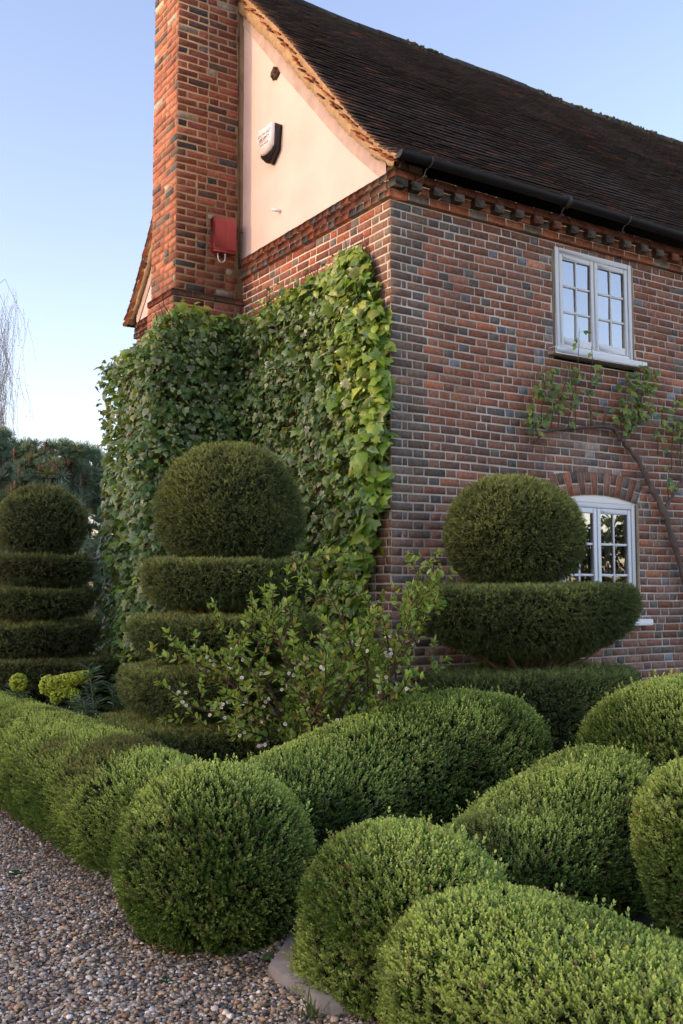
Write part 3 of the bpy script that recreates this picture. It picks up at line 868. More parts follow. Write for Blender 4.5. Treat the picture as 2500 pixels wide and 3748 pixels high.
# things fixed to the house ----------------------------------------------------
# red meter box on the chimney's flank
box = thing('meter_box', 'dark red metal box fixed to the side of the chimney stack', 'meter box')
mb = MB(); mb.box((-.262, 2.565, 5.215), (.26, .10, .345), None, (1, 1, 1), 0, .012); mb.build('casing', M_RED, box)
mb = MB(); mb.box((-.262, 2.5145, 5.205), (.003, .002, .26)); mb.box((-.262, 2.545, 5.205 - .178), (.25, .055, .012)); mb.build('seam', M_RED, box)
mb = MB()
a = np.linspace(0, np.pi, 12)
mb.tube([(-.245, 2.56, 5.03), (-.245, 2.56, 4.99)], [.012, .009], 8)
mb.tube([(-.245, 2.56, 5.0)] + [(-.285 + .04 * math.cos(q), 2.56, 4.975 - .05 * math.sin(q)) for q in a] + [(-.325, 2.565, 5.04)], .006, 6)
mb.build('cable', M_CABLE, box, smooth=True)
mb = MB(); mb.tube([(-.13, 2.56, 5.28), (-.015, 2.60, 5.30)], .004, 5); mb.build('fixing_rod', M_IRON, box)
settle(box, (-.262, 2.56, 5.04))

# burglar alarm on the plaster
al = thing('alarm_box', 'white and black alarm box on the plaster gable reading SOUTH EAST SECURITY', 'alarm box')
ay = 1.945; az = 5.985
outl = np.array([(-.15, .165), (.15, .165), (.165, .15), (.135, -.09), (.02, -.185), (-.02, -.185), (-.135, -.09), (-.165, .15)])
def slab_poly(mb, pts, x0, x1, col=(1, 1, 1), mat=0):
    n = len(pts)
    V = [(x0, ay - p[0], az + p[1]) for p in pts] + [(x1, ay - p[0], az + p[1]) for p in pts]
    F = [[i, (i + 1) % n, n + (i + 1) % n, n + i] for i in range(n)]
    mb.add(V, [np.array(F), np.array([list(range(n))[::-1], list(range(n, 2 * n))])], col, mat)
mb = MB(); slab_poly(mb, outl, -.016, -.095); mb.build('back_plate', M_BLACK, al)
cov = np.array([(-.135, .168), (.135, .168), (.155, .150), (.138, -.055), (.08, -.09), (.0, -.10), (-.08, -.09), (-.138, -.055), (-.155, .150)])
mb = MB(); slab_poly(mb, cov, -.045, -.128)
mb.build('cover', M_ALARM, al)
def lettering(s, size, y, z, x=-.1292, bold=0.):
    cu = bpy.data.curves.new('lettering', 'FONT'); cu.body = s; cu.size = size; cu.align_x = 'CENTER'; cu.extrude = .0004; cu.offset = bold
    t = bpy.data.objects.new('lettering', cu); COL.objects.link(t)
    dg = bpy.context.evaluated_depsgraph_get(); dg.update()
    me = bpy.data.meshes.new_from_object(t.evaluated_get(dg))
    bpy.data.objects.remove(t)
    o = bpy.data.objects.new('lettering', me); COL.objects.link(o); me.materials.clear(); me.materials.append(M_INK)
    # text x -> -Y (reads left to right as seen from outside), text y -> Z, text z -> -X
    from mathutils import Matrix
    o.data.transform(Matrix(((0, 0, -1, x), (-1, 0, 0, y), (0, 1, 0, z), (0, 0, 0, 1))))
    o.parent = al; return o
lettering('SOUTH EAST', .046, ay, az + .085)
lettering('SECURITY', .046, ay, az + .040, bold=.0012)
lettering('01442 402000', .030, ay, az - .01)
mb = MB(); mb.box((-.1294, ay, az + .027), (.0012, .24, .004)); o = mb.build('lettering', M_INK, al)
settle(al, (-.016, ay, az - .18))

mb = MB(); mb.tube([(.0, 1.80, 5.275), (-.10, 1.84, 5.285)], .016, 9); 
tag(mb.build('overflow_pipe', M_ALARM), 'short pale pipe stub sticking out of the plaster under the alarm box', 'pipe')
mb = MB()
T1, F1 = ico(2)
Tn = T1 * (1 + .5 * (fbm(T1, 2.3, 3)[:, None] - .5) * 1.6) * np.array([.05, .075, .06])
mb.add(Tn + np.array([-.02, 1.90, 6.715]), F1, (.10, .06, .04))
for q in range(3):
    a = RNG.uniform(0, 6.28); mb.tube([(-.05, 1.90, 6.72), (-.07, 1.90 + .055 * math.cos(a), 6.72 + .05 * math.sin(a))], [.022, .010], 5, (.12, .07, .045))
tag(mb.build('purlin_stub', M_BARK), 'broken dark timber stub poking through the plaster near the bargeboard', 'timber stub')

# ------------------------------------------------------------------ clipped plants
CAM = np.array([-4.694, -6.491, 1.6])

def sample_grid(G, dens, closed=True, cull=True, zmin=-1e9):
    """random points, normals on a (nu,nv,3) grid, dens per square metre, fewer on the far side"""
    A = np.concatenate([G, G[:1]], 0) if closed else G
    a, b, c, d = A[:-1, :-1], A[1:, :-1], A[1:, 1:], A[:-1, 1:]
    nr = np.cross(c - a, d - b); ar = np.linalg.norm(nr, axis=-1) / 2; nrm = norm(nr)
    cen = (a + b + c + d) / 4
    w = ar.copy()
    if cull:
        v = norm(CAM - cen); f = (v * nrm).sum(-1)
        w = w * np.where(f < -.35, .3, 1)
    w = w * (cen[..., 2] > zmin)
    tot = w.sum() * dens
    N = int(tot)
    idx = RNG.choice(w.size, N, p=(w / w.sum()).ravel())
    i, j = np.unravel_index(idx, w.shape)
    u, t = RNG.random((N, 1)), RNG.random((N, 1))
    P = (a[i, j] * (1 - u) + b[i, j] * u) * (1 - t) + (d[i, j] * (1 - u) + c[i, j] * u) * t
    return P, nrm[i, j]

def hedge_grid(axis, step=.04, base=.86, e=2 / 2.5, z0f=.45, amp=.03, seed=0, nb=26):
    """axis: list of (x, y, H, w): a rounded hedge or ball along it"""
    A = np.array(axis, float)
    L = np.r_[0, np.cumsum(np.linalg.norm(np.diff(A[:, :2], axis=0), axis=1))]
    n = max(2, int(L[-1] / step)); t = np.linspace(0, L[-1], n)
    B = np.stack([np.interp(t, L, A[:, k]) for k in range(4)], -1)
    if L[-1] > .2:   # smooth bends and heights
        for _ in range(6): B[1:-1] = (B[:-2] + 2 * B[1:-1] + B[2:]) / 4
    T = norm(np.gradient(B[:, :2], axis=0)); Nn = np.stack([T[:, 1], -T[:, 0]], -1)
    rows = [(B[i], Nn[i]) for i in range(n)]
    k = max(10, int(np.pi * B[-1, 3] / step))
    for q in range(1, k):
        a = q / k * np.pi; rows.append((B[-1], Nn[-1] * math.cos(a) + T[-1] * math.sin(a)))
    rows += [(B[i], -Nn[i]) for i in range(n - 1, -1, -1)]
    k = max(10, int(np.pi * B[0, 3] / step))
    for q in range(1, k):
        a = q / k * np.pi; rows.append((B[0], -Nn[0] * math.cos(a) - T[0] * math.sin(a)))
    th = np.linspace(0, np.pi / 2, nb)
    zl = np.linspace(0, 1, 10)[:-1]
    G = []
    for b, o in rows:
        H, w = b[2], b[3]; zs = H * z0f
        col = []
        for q in zl:
            ww = w * (base + (1 - base) * math.sin(q * np.pi / 2)); col.append((b[0] + o[0] * ww, b[1] + o[1] * ww, zs * q))
        for q in th:
            c, s = max(0, math.cos(q)) ** e, math.sin(q) ** e
            col.append((b[0] + o[0] * w * c, b[1] + o[1] * w * c, zs + (H - zs) * s))
        G.append(col)
    G = np.array(G)
    P = G.reshape(-1, 3)
    dn = (fbm(P, 3.2, seed, 3) - .5) * 2 * amp + (fbm(P, 9, seed + 5, 2) - .5) * amp * .9
    cen = np.array([B[:, 0].mean(), B[:, 1].mean(), B[:, 2].mean() * .4])
    out = P.copy()
    Nrm = grid_normals(G).reshape(-1, 3)
    return (P + Nrm * dn[:, None]).reshape(G.shape)

def grid_normals(G, closed=True):
    du = np.roll(G, -1, 0) - np.roll(G, 1, 0)
    dv = np.gradient(G, axis=1)
    n = np.cross(du, dv)
    l = np.linalg.norm(n, axis=-1, keepdims=True)
    n = np.where(l > 1e-9, n / np.maximum(l, 1e-9), np.array([0, 0, 1.]))
    return n

def revolve(profile, c, ax=1., ay=1., nphi=72, amp=.02, seed=0):
    pr = np.array(profile, float)
    L = np.r_[0, np.cumsum(np.linalg.norm(np.diff(pr, axis=0), axis=1))]
    t = np.linspace(0, L[-1], 48); r = np.interp(t, L, pr[:, 0]); z = np.interp(t, L, pr[:, 1])
    for _ in range(1):
        r[1:-1] = (r[:-2] + 2 * r[1:-1] + r[2:]) / 4; z[1:-1] = (z[:-2] + 2 * z[1:-1] + z[2:]) / 4
    ph = np.arange(nphi) / nphi * 2 * np.pi
    G = np.stack([c[0] + np.cos(ph)[:, None] * r[None] * ax, c[1] + np.sin(ph)[:, None] * r[None] * ay, np.broadcast_to(z, (nphi, len(z)))], -1)
    P = G.reshape(-1, 3); N = grid_normals(G).reshape(-1, 3)
    dn = (fbm(P, 3.5, seed, 3) - .5) * 2 * amp
    return (P + N * dn[:, None]).reshape(G.shape)

# box sprig: decussate pairs of small oval leaves on a short shoot, paler towards the tip
LEAF6 = np.array([(0, 0, 0), (-.24, .30, .06), (-.27, .62, .07), (0, 1.0, -.04), (.27, .62, .07), (.24, .30, .06)])
LEAF6F = np.array([[0, 3, 2, 1], [0, 5, 4, 3]])
def box_sprig(rng, L=.034, npair=4, l0=.0125, l1=.017):
    V, F, tint = [], [], []
    k = 0
    for i in range(npair):
        h = L * (.15 + .85 * i / (npair - 1)); el = math.radians(22 + 50 * i / (npair - 1) + rng.uniform(-10, 10))
        for s in (0, 1):
            az = i * math.pi / 2 + s * math.pi + rng.uniform(-.4, .4)
            d = np.array([math.cos(az) * math.cos(el), math.sin(az) * math.cos(el), math.sin(el)])
            nrm = np.array([-math.cos(az) * math.sin(el), -math.sin(az) * math.sin(el), math.cos(el)])
            M = frames(d[None], nrm[None])[0]
            l = rng.uniform(l0, l1) * (1.05 - .2 * i / npair)
            V.append(np.array([0, 0, h]) + (LEAF6 * l) @ M.T); F.append(LEAF6F + k); k += 6
            tint += [.55 + .55 * i / (npair - 1) + rng.uniform(-.08, .08)] * 6
    return np.vstack(V), np.vstack(F), np.array(tint)
SPRIGS = [box_sprig(np.random.default_rng(s)) for s in range(5)]

def sprig_scatter(mb, P, N, base, tip, upb=.75, scale=(.85, 1.25), sprigs=SPRIGS, jit=.32, varcol=.2, brown=None):
    n = len(P)
    ax = norm(N * 1.0 + Z * upb + RNG.normal(0, jit, (n, 3)))
    ref = RNG.normal(size=(n, 3))
    x = norm(np.cross(ax, ref)); y = np.cross(ax, x)
    M = np.stack([x, y, ax], -1) * RNG.uniform(*scale, (n, 1, 1))
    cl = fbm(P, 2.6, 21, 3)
    fresh_lit = np.clip(.34 + (cl - .5) * 1.8 + .62 * (N[:, 2] - .1) + RNG.normal(0, .2, n), 0, 1)[:, None]  # new growth plus skylight on upward faces, both put into the colour
    c = np.array(base) * (1 - fresh_lit) + np.array(tip) * fresh_lit
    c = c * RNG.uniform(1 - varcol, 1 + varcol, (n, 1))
    if brown is not None:
        b = brown(P)[:, None]; c = c * (1 - b) + np.array((.13, .085, .045)) * RNG.uniform(.6, 1.3, (n, 1)) * b
    kk = RNG.integers(len(sprigs), size=n)
    for k, (T, F, tint) in enumerate(sprigs):
        m = kk == k
        cc = c[m][:, None] * tint[None, :, None]
        cc[..., 0] *= .92 + .14 * tint[None]
        mb.inst(T, F, P[m], M[m], cc, 0)

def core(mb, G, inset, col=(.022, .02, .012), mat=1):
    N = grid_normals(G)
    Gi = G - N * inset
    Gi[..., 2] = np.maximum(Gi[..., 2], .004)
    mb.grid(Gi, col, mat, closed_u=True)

def twigs_in(mb, P, N, n, length, col=(.16, .12, .085), rad=.0016):
    for i in RNG.choice(len(P), min(n, len(P)), replace=False):
        d = norm((N[i] * .3 + Z * 1.0 + RNG.normal(0, .5, 3))[None])[0]
        p = P[i] - N[i] * .012; l = length * RNG.uniform(.5, 1.2); side = RNG.normal(0, .25, 3)
        mb.tube([p, p + d * l * .5, p + d * l + side * l * .35], [rad, rad * .8, rad * .4], 4, np.array(col) * RNG.uniform(.6, 1.3), 0, cap=False)

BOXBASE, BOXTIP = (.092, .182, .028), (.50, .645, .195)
THIN = 0.
def box_hedge(axis, label, cat='hedge', dens=2600, seed=0, brown=None, step=.04, big=1.0, nt=60, base=.86, e=.8, z0f=.45, amp=.026, thin=0., tip=BOXTIP, lo=BOXBASE):
    root = thing('box_hedge', label, cat)
    G = hedge_grid(axis, step, base, e, z0f, amp, seed)
    mb = MB()
    P, N = sample_grid(G, dens * 1.75 / big ** 2, zmin=.015)
    gap = fbm(P, 15, seed + 60, 2) + .10 * N[:, 2]
    k = (gap > .37) | (RNG.random(len(P)) < .22)
    if thin: k &= RNG.random(len(P)) > thin * np.clip((.52 - P[:, 2]) / .3, 0, 1) * np.clip(.5 - N[:, 1], 0, 1) * np.clip(fbm(P, 3.0, 71) * 2.2 - .35, 0, 1)
    P, N = P[k], N[k]
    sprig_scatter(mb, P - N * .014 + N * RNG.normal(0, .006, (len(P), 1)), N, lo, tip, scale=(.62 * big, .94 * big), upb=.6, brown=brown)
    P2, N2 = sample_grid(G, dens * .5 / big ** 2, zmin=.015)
    sprig_scatter(mb, P2 - N2 * RNG.uniform(.025, .05, (len(P2), 1)), N2, np.array(lo) * .8, np.array(lo) * 1.1, scale=(.9 * big, 1.3 * big), jit=.7, upb=.3)  # inner sprigs coloured darker to stand for shade inside the hedge
    # stray shoots standing proud and a few dead tufts
    q = RNG.choice(len(P), min(len(P), 150), replace=False); q = q[N[q][:, 2] > .2]
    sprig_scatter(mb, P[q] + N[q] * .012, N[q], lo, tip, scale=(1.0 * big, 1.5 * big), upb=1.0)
    q = RNG.choice(len(P), min(len(P), 130), replace=False)
    sprig_scatter(mb, P[q] - N[q] * .004, N[q], (.20, .13, .07), (.34, .24, .13), scale=(.6 * big, 1.0 * big), upb=.6)
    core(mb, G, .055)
    mb.build('foliage', [M_BOX, M_CORE], root)
    mb = MB()
    low = N[:, 2] < .45
    twigs_in(mb, P[low], N[low], nt, .10)
    mb.build('twigs', M_BARK, root)
    c = np.array(axis)[:, :2].mean(0)
    settle(root, (c[0], c[1], 0))
    return root

brA = lambda P: np.clip((fbm(P, 1.7, 40) - .56) * 6, 0, .75) * np.clip((P[:, 2] - .3) * 3, 0, 1)
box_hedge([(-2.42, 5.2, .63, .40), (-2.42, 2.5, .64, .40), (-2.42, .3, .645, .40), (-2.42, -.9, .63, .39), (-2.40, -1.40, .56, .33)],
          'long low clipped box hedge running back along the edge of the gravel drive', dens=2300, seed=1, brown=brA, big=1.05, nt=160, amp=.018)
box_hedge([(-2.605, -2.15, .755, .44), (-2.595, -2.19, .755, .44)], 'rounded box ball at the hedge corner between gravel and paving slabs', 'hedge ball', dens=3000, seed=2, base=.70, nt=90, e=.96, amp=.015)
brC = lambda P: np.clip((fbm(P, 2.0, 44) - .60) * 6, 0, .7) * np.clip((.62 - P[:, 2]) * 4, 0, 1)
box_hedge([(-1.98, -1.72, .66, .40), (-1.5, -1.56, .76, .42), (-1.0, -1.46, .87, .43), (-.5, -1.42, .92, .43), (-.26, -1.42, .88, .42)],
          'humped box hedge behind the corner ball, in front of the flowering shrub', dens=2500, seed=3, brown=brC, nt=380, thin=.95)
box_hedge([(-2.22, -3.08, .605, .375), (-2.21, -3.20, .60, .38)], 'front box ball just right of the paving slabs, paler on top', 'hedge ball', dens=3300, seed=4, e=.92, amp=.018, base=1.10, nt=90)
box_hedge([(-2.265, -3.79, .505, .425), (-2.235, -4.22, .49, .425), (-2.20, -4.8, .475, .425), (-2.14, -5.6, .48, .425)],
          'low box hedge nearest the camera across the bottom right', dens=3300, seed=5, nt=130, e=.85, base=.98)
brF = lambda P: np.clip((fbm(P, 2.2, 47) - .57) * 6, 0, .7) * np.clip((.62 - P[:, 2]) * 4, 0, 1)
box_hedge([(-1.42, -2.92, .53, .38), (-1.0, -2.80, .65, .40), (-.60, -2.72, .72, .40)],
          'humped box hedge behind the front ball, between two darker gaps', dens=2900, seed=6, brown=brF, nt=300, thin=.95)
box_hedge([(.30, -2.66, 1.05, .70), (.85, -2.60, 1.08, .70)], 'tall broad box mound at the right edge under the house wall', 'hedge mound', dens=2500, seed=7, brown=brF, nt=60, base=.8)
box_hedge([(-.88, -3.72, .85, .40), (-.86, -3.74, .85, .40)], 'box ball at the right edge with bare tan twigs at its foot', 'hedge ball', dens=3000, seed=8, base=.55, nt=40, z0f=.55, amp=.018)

# bare twigs at the foot of that ball
mb = MB()
for i in range(26):
    a = RNG.uniform(-2.9, -1.5) ; r = .40 * RNG.uniform(.8, 1.0)
    p = np.array([-.92 + math.cos(a) * r * .8, -3.70 + math.sin(a) * r * .8 + .0, .12 + RNG.uniform(0, .08)])
    d = norm(np.array([[math.cos(a) * .5 + RNG.normal(0, .2), math.sin(a) * .5 + RNG.normal(0, .2), 1.]]))[0]
    l = RNG.uniform(.10, .22)
    mb.tube([p, p + d * l * .5 + RNG.normal(0, .01, 3), p + d * l + RNG.normal(0, .02, 3)], [.0028, .002, .001], 4, np.array((.34, .22, .13)) * RNG.uniform(.7, 1.2))
o = mb.build('twigs', M_BARK); 
hb = [q for q in COL.objects if q.get('label', '').startswith('box ball at the right edge')][0]
o.parent = hb; o.location = tuple(-np.array(hb.location))

# ------------------------------------------------------------------ yew topiary
def yew_spray(rng, n=9, L=.05):
    V, F, tint = [], [], []
    q = np.array([(-.0016, 0, 0), (.0016, 0, 0), (.0012, 1, 0), (-.0012, 1, 0)])
    for i in range(n):
        h = L * i / n; s = 1 if i % 2 else -1
        el = math.radians(rng.uniform(35, 65)); az = (0 if s > 0 else math.pi) + rng.uniform(-.6, .6)
        d = np.array([math.cos(az) * math.cos(el), math.sin(az) * math.cos(el), math.sin(el)])
        M = frames(d[None], rng.normal(size=(1, 3)))[0]
        l = rng.uniform(.015, .024)
        T = q.copy(); T[:, 1] *= l; T[:, 0] *= 1.15
        V.append(np.array([0, 0, h]) + T @ M.T); F.append(np.arange(4)[None] + len(F) * 4); tint += [.7 + .5 * i / n] * 4
    return np.vstack(V), np.vstack(F), np.array(tint)
YSP = [yew_spray(np.random.default_rng(70 + s)) for s in range(5)]
YBASE, YTIP = (.085, .125, .040), (.30, .35, .105)

def yew_part(root, name, G, dens, big=1.0, tip=YTIP, lo=YBASE, warm=None):
    mb = MB()
    P, N = sample_grid(G, dens * 2.1 / big ** 2)
    under = N[:, 2] < -.25
    keep = ((~under) | (RNG.random(len(P)) < .5)) & ((fbm(P, 14, 33, 2) > .33) | (RNG.random(len(P)) < .3)); P, N = P[keep], N[keep]
    sprig_scatter(mb, P - N * .015 + N * RNG.normal(0, .008, (len(P), 1)), N, lo, tip, upb=.25, scale=(.46 * big, .74 * big), sprigs=YSP, jit=.55, varcol=.5, brown=warm)
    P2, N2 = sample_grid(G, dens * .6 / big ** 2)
    sprig_scatter(mb, P2 - N2 * RNG.uniform(.03, .06, (len(P2), 1)), N2, np.array(lo) * .8, lo, upb=.2, scale=(.9 * big, 1.3 * big), sprigs=YSP, jit=.8)  # inner sprays: interior shade put into a darker needle colour
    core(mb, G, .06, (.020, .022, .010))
    return mb.build(name, [M_YEW, M_CORE], root)

def tier_profile(r, z0, z1, flare=.45):
    h = z1 - z0; b = min(.10, h * .3)
    return [(.02, z1 + .012), (r * .6, z1 + .008), (r - b * .4, z1), (r - .006, z1 - b * .3), (r, z1 - b), (r * .985, z0 + h * .42), (r * .90, z0 + h * .18), (r * .72, z0 + h * .06), (r * flare, z0 + .015), (.03, z0 + .03)][::-1]
def dome_profile(r, z0, z1, zw=.30, pinch=.35):
    """egg-shaped ball: widest at fraction zw of its height"""
    zc = z0 + (z1 - z0) * zw; pts = []
    for t in np.linspace(0, 1, 9):
        a = t * math.pi / 2; pts.append((r * (pinch + (1 - pinch) * math.sin(a) ** .8), zc - (zc - z0) * math.cos(a)))
    for t in np.linspace(0, 1, 16)[1:]:
        a = t * math.pi / 2; pts.append((max(.01, r * math.cos(a) ** .88), zc + (z1 - zc) * math.sin(a) ** .95))
    return [(.02, z0 - .01)] + pts

def yew(label, c, ball, tiers, dens, ax=1., ay=1., big=1.0, seed=0, warm=None, tip=YTIP):
    root = thing('yew_topiary', label, 'topiary')
    mb = MB()
    zt = ball[2]
    mb.tube([(c[0], c[1], 0), (c[0] + .03, c[1], .5), (c[0] - .02, c[1] + .02, 1.1), (c[0], c[1], zt)], [.10, .085, .07, .05], 9, (.11, .065, .045))
    # limbs fanning under every clipped layer
    lay = [(t[0], t[1]) for t in tiers] + [(ball[0], ball[1])]
    for r, z in lay:
        for k in range(22):
            a = k / 22 * 2 * np.pi + RNG.uniform(-.1, .1); rr = r * RNG.uniform(.45, .8)
            e = np.array([c[0] + math.cos(a) * rr * ax, c[1] + math.sin(a) * rr * ay, z + .07 + .04 * RNG.random()])
            s = np.array([c[0], c[1], z - .16 + .1 * RNG.random()])
            mb.tube([s, (s + e) / 2 + np.array([0, 0, -.02]), e], [.016, .011, .006], 5, np.array((.12, .07, .045)) * RNG.uniform(.7, 1.3))
    mb.build('trunk', M_BARK, root)
    yew_part(root, 'clipped_ball', revolve(dome_profile(*ball), c, ax, ay, amp=.036, seed=seed), dens, big, warm=warm, tip=tip)
    for i, (r, z0, z1) in enumerate(tiers):
        yew_part(root, 'clipped_tier', revolve(tier_profile(r, z0, z1), (c[0] + RNG.normal(0, .015), c[1] + RNG.normal(0, .015)), ax, ay, amp=.042, seed=seed + i + 1), dens, big, warm=warm, tip=tip)
    settle(root, (c[0], c[1], 0))
    return root
yew('tall tiered yew with a big clipped dome, standing in front of the ivy', (-1.32, 0.26), (.55, 1.80, 2.675, .34, .45),
    [(.635, 1.44, 1.785), (.71, 1.075, 1.375), (.81, .67, 1.02), (.93, .20, .64)], 2600, seed=3)
def build_y2():
    c = (.80, -.74)
    root = thing('yew_topiary', 'two tiered yew with a clipped ball, standing before the lower window', 'topiary')
    mb = MB()
    mb.tube([(c[0], c[1], 0), (c[0] + .02, c[1], .8), (c[0] - .06, c[1], 1.5), (c[0] - .1, c[1], 2.0)], [.11, .09, .07, .05], 9, (.11, .065, .045))
    for zz, r, zs in ((1.10, .8, .80), (1.72, .45, 1.5)):
        for k in range(34):
            a = k / 34 * 2 * np.pi; rr = r * RNG.uniform(.5, .9)
            e = np.array([c[0] + math.cos(a) * rr * 1.1, c[1] + math.sin(a) * rr * .65, zz + .06 + .08 * RNG.random()]); s = np.array([c[0], c[1], zs + .1 * RNG.random()])
            mb.tube([s, (s * .45 + e * .55) + np.array([0, 0, -.03]), e], [.016, .011, .005], 5, np.array((.13, .08, .05)) * RNG.uniform(.7, 1.3))
    mb.build('trunk', M_BARK, root)
    cb = (c[0] - .13, c[1] + .03)
    yew_part(root, 'clipped_ball', revolve(dome_profile(.56, 1.64, 2.46, .42, .42), cb, 1.04, .85, amp=.03, seed=61), 2500, 1.05, tip=(.33, .39, .12))
    pr = [(.03, 1.02), (.42, 1.06), (.70, 1.16), (.90, 1.29), (.955, 1.40), (.95, 1.52), (.92, 1.585), (.85, 1.605), (.4, 1.612), (.02, 1.615)]
    yew_part(root, 'clipped_tier', revolve(pr, c, 1.07, .66, amp=.03, seed=62), 2500, 1.05, tip=(.26, .33, .105))
    pr = [(.4, .1), (.85, .25), (.98, .5), (1.0, .80), (.95, .92), (.85, .955), (.4, .97), (.02, .97)]
    yew_part(root, 'clipped_tier', revolve(pr, (c[0] + .02, c[1]), 1.0, .66, amp=.035, seed=63), 2200, 1.1, tip=(.22, .30, .095))
    settle(root, (c[0], c[1], 0))
build_y2()
glow3 = lambda P: np.clip((fbm(P, 2.5, 50) - .45) * 3, 0, .5)  # warm patches put the low sun's glow into the needle colour
yew('farther tiered yew with a sun glow in its colour at the left edge before the pines', (-1.80, 3.50), (.43, 1.92, 2.60, .36, .40),
    [(.50, 1.62, 1.90), (.545, 1.30, 1.57), (.61, .92, 1.24), (.76, .42, .89)], 1500, big=1.25, seed=23, warm=glow3)

# ------------------------------------------------------------------ ivy
IV = np.array([(0, 0), (-.30, -.14), (-.56, .04), (-.40, .28), (-.52, .50), (-.22, .56), (0, 1.0), (.22, .56), (.52, .50), (.40, .28), (.56, .04), (.30, -.14)], float)
IVT = np.vstack([[0, .32, .05], np.c_[IV, -.16 * np.abs(IV[:, 0]) - .10 * np.maximum(IV[:, 1] - .3, 0) ** 2 * 2]])
IVF = np.array([[0, i, i % 12 + 1] for i in range(1, 13)])[:, [0, 2, 1]]
IVH = np.array([(0, .02), (-.20, -.12), (-.46, .0), (-.46, .26), (-.42, .46), (-.24, .68), (0, 1.0), (.24, .68), (.42, .46), (.46, .26), (.46, .0), (.20, -.12)], float)
IVHT = np.vstack([[0, .30, .07], np.c_[IVH, -.22 * np.abs(IVH[:, 0]) - .16 * np.maximum(IVH[:, 1] - .3, 0) ** 2 * 2]])
def ivy_leaves(mb, P, N, size, pal_mid, pal_edge, droop=.8, heart=None):
    n = len(P)
    nr = norm(N * .8 + Z * .50 + RNG.normal(0, .50, (n, 3)))
    d = np.tile(-Z, (n, 1)) * droop + N * .45 + RNG.normal(0, .50, (n, 3))
    d = d - nr * (d * nr).sum(-1, keepdims=True)
    M = frames(d, nr) * (size * RNG.uniform(.5, 1.4, n))[:, None, None]
    M[:, :, 2] *= RNG.uniform(.3, 2.6, n)[:, None]
    M[:, :, 0] *= RNG.uniform(.75, 1.1, n)[:, None]
    C = np.concatenate([pal_mid[:, None], np.repeat(pal_edge[:, None], 12, 1)], 1)
    # veins: the lobes' notches stay darker than their tips
    C[:, [2, 4, 6, 8, 10, 12]] *= .88
    h = np.zeros(n, bool) if heart is None else RNG.random(n) < heart
    mb.inst(IVT, IVF, P[~h], M[~h], C[~h], 0); mb.inst(IVHT, IVF, P[h], M[h], C[h], 0)
ivy = thing('ivy', 'dense variegated ivy covering the gable wall and chimney foot', 'climbing plant')
mb = MB()
def gtop(y):   # top edge of the ivy on the gable, by distance from the corner
    return np.interp(y, [-.12, 0, .12, .25, .45, .62, .72, 1.0, 1.4, 1.9, 2.3, 2.6], [3.6, 3.9, 4.15, 4.42, 4.50, 4.52, 4.44, 4.42, 4.40, 4.36, 4.30, 4.30])
def gside(z):  # right edge, near the house corner
    return np.interp(z, [1.0, 1.6, 1.95, 2.3, 2.8, 3.2, 3.9, 4.15, 4.5], [.45, .26, .10, .0, -.06, -.07, .02, .10, .35])
# gable face
n = 10500
y = RNG.uniform(-.12, 2.6, n); z = RNG.uniform(.5, 4.6, n)
P = np.stack([np.zeros(n), y, z], -1)
edge = fbm(P, 5, 3) * .14 - .07
ok = (z < gtop(y) + edge) & (y > gside(z) + edge * .8)
P = P[ok]; n = len(P)
thick = (.06 + .28 * fbm(P, 2.6, 8)) * np.clip((gtop(P[:, 1]) - P[:, 2]) / .5 + .35, .3, 1)
P[:, 0] = -thick * RNG.uniform(.08, 1.15, n) - .012
N = np.tile([-1., 0, 0], (n, 1)); wrap = np.clip((.14 - P[:, 1]) / .25, 0, 1)[:, None]
N = norm(N * (1 - .45 * wrap) + np.array([0, -1., 0]) * wrap)
young_lit = np.clip(1.25 - (P[:, 1] - gside(P[:, 2])) / (.40 + .42 * fbm(P, 1.6, 77)), 0, 1) ** .8  # sunlight along the corner put into yellower, younger leaf colour
young_lit = np.maximum(young_lit, np.clip(1 - (gtop(P[:, 1]) - P[:, 2]) / .35, 0, 1) * .9)  # likewise the sunlit top edge
young_lit = np.clip(young_lit * RNG.choice([1, 1, 1, .35], n) + RNG.normal(0, .24, n), 0, 1)
def ivy_cols(P, young_lit):
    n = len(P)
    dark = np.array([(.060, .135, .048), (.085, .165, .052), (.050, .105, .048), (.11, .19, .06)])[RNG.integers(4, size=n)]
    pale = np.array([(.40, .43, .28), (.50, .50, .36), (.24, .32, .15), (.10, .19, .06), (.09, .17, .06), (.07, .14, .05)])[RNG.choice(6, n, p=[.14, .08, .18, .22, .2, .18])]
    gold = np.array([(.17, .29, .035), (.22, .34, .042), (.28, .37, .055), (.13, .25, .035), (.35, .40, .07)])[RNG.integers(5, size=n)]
    y = young_lit[:, None]
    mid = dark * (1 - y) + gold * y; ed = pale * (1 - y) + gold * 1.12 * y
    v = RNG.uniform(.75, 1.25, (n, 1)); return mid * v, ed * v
cm, ce = ivy_cols(P, young_lit)
ivy_leaves(mb, P, N, .072 + .036 * young_lit, cm, ce, heart=young_lit * .8)
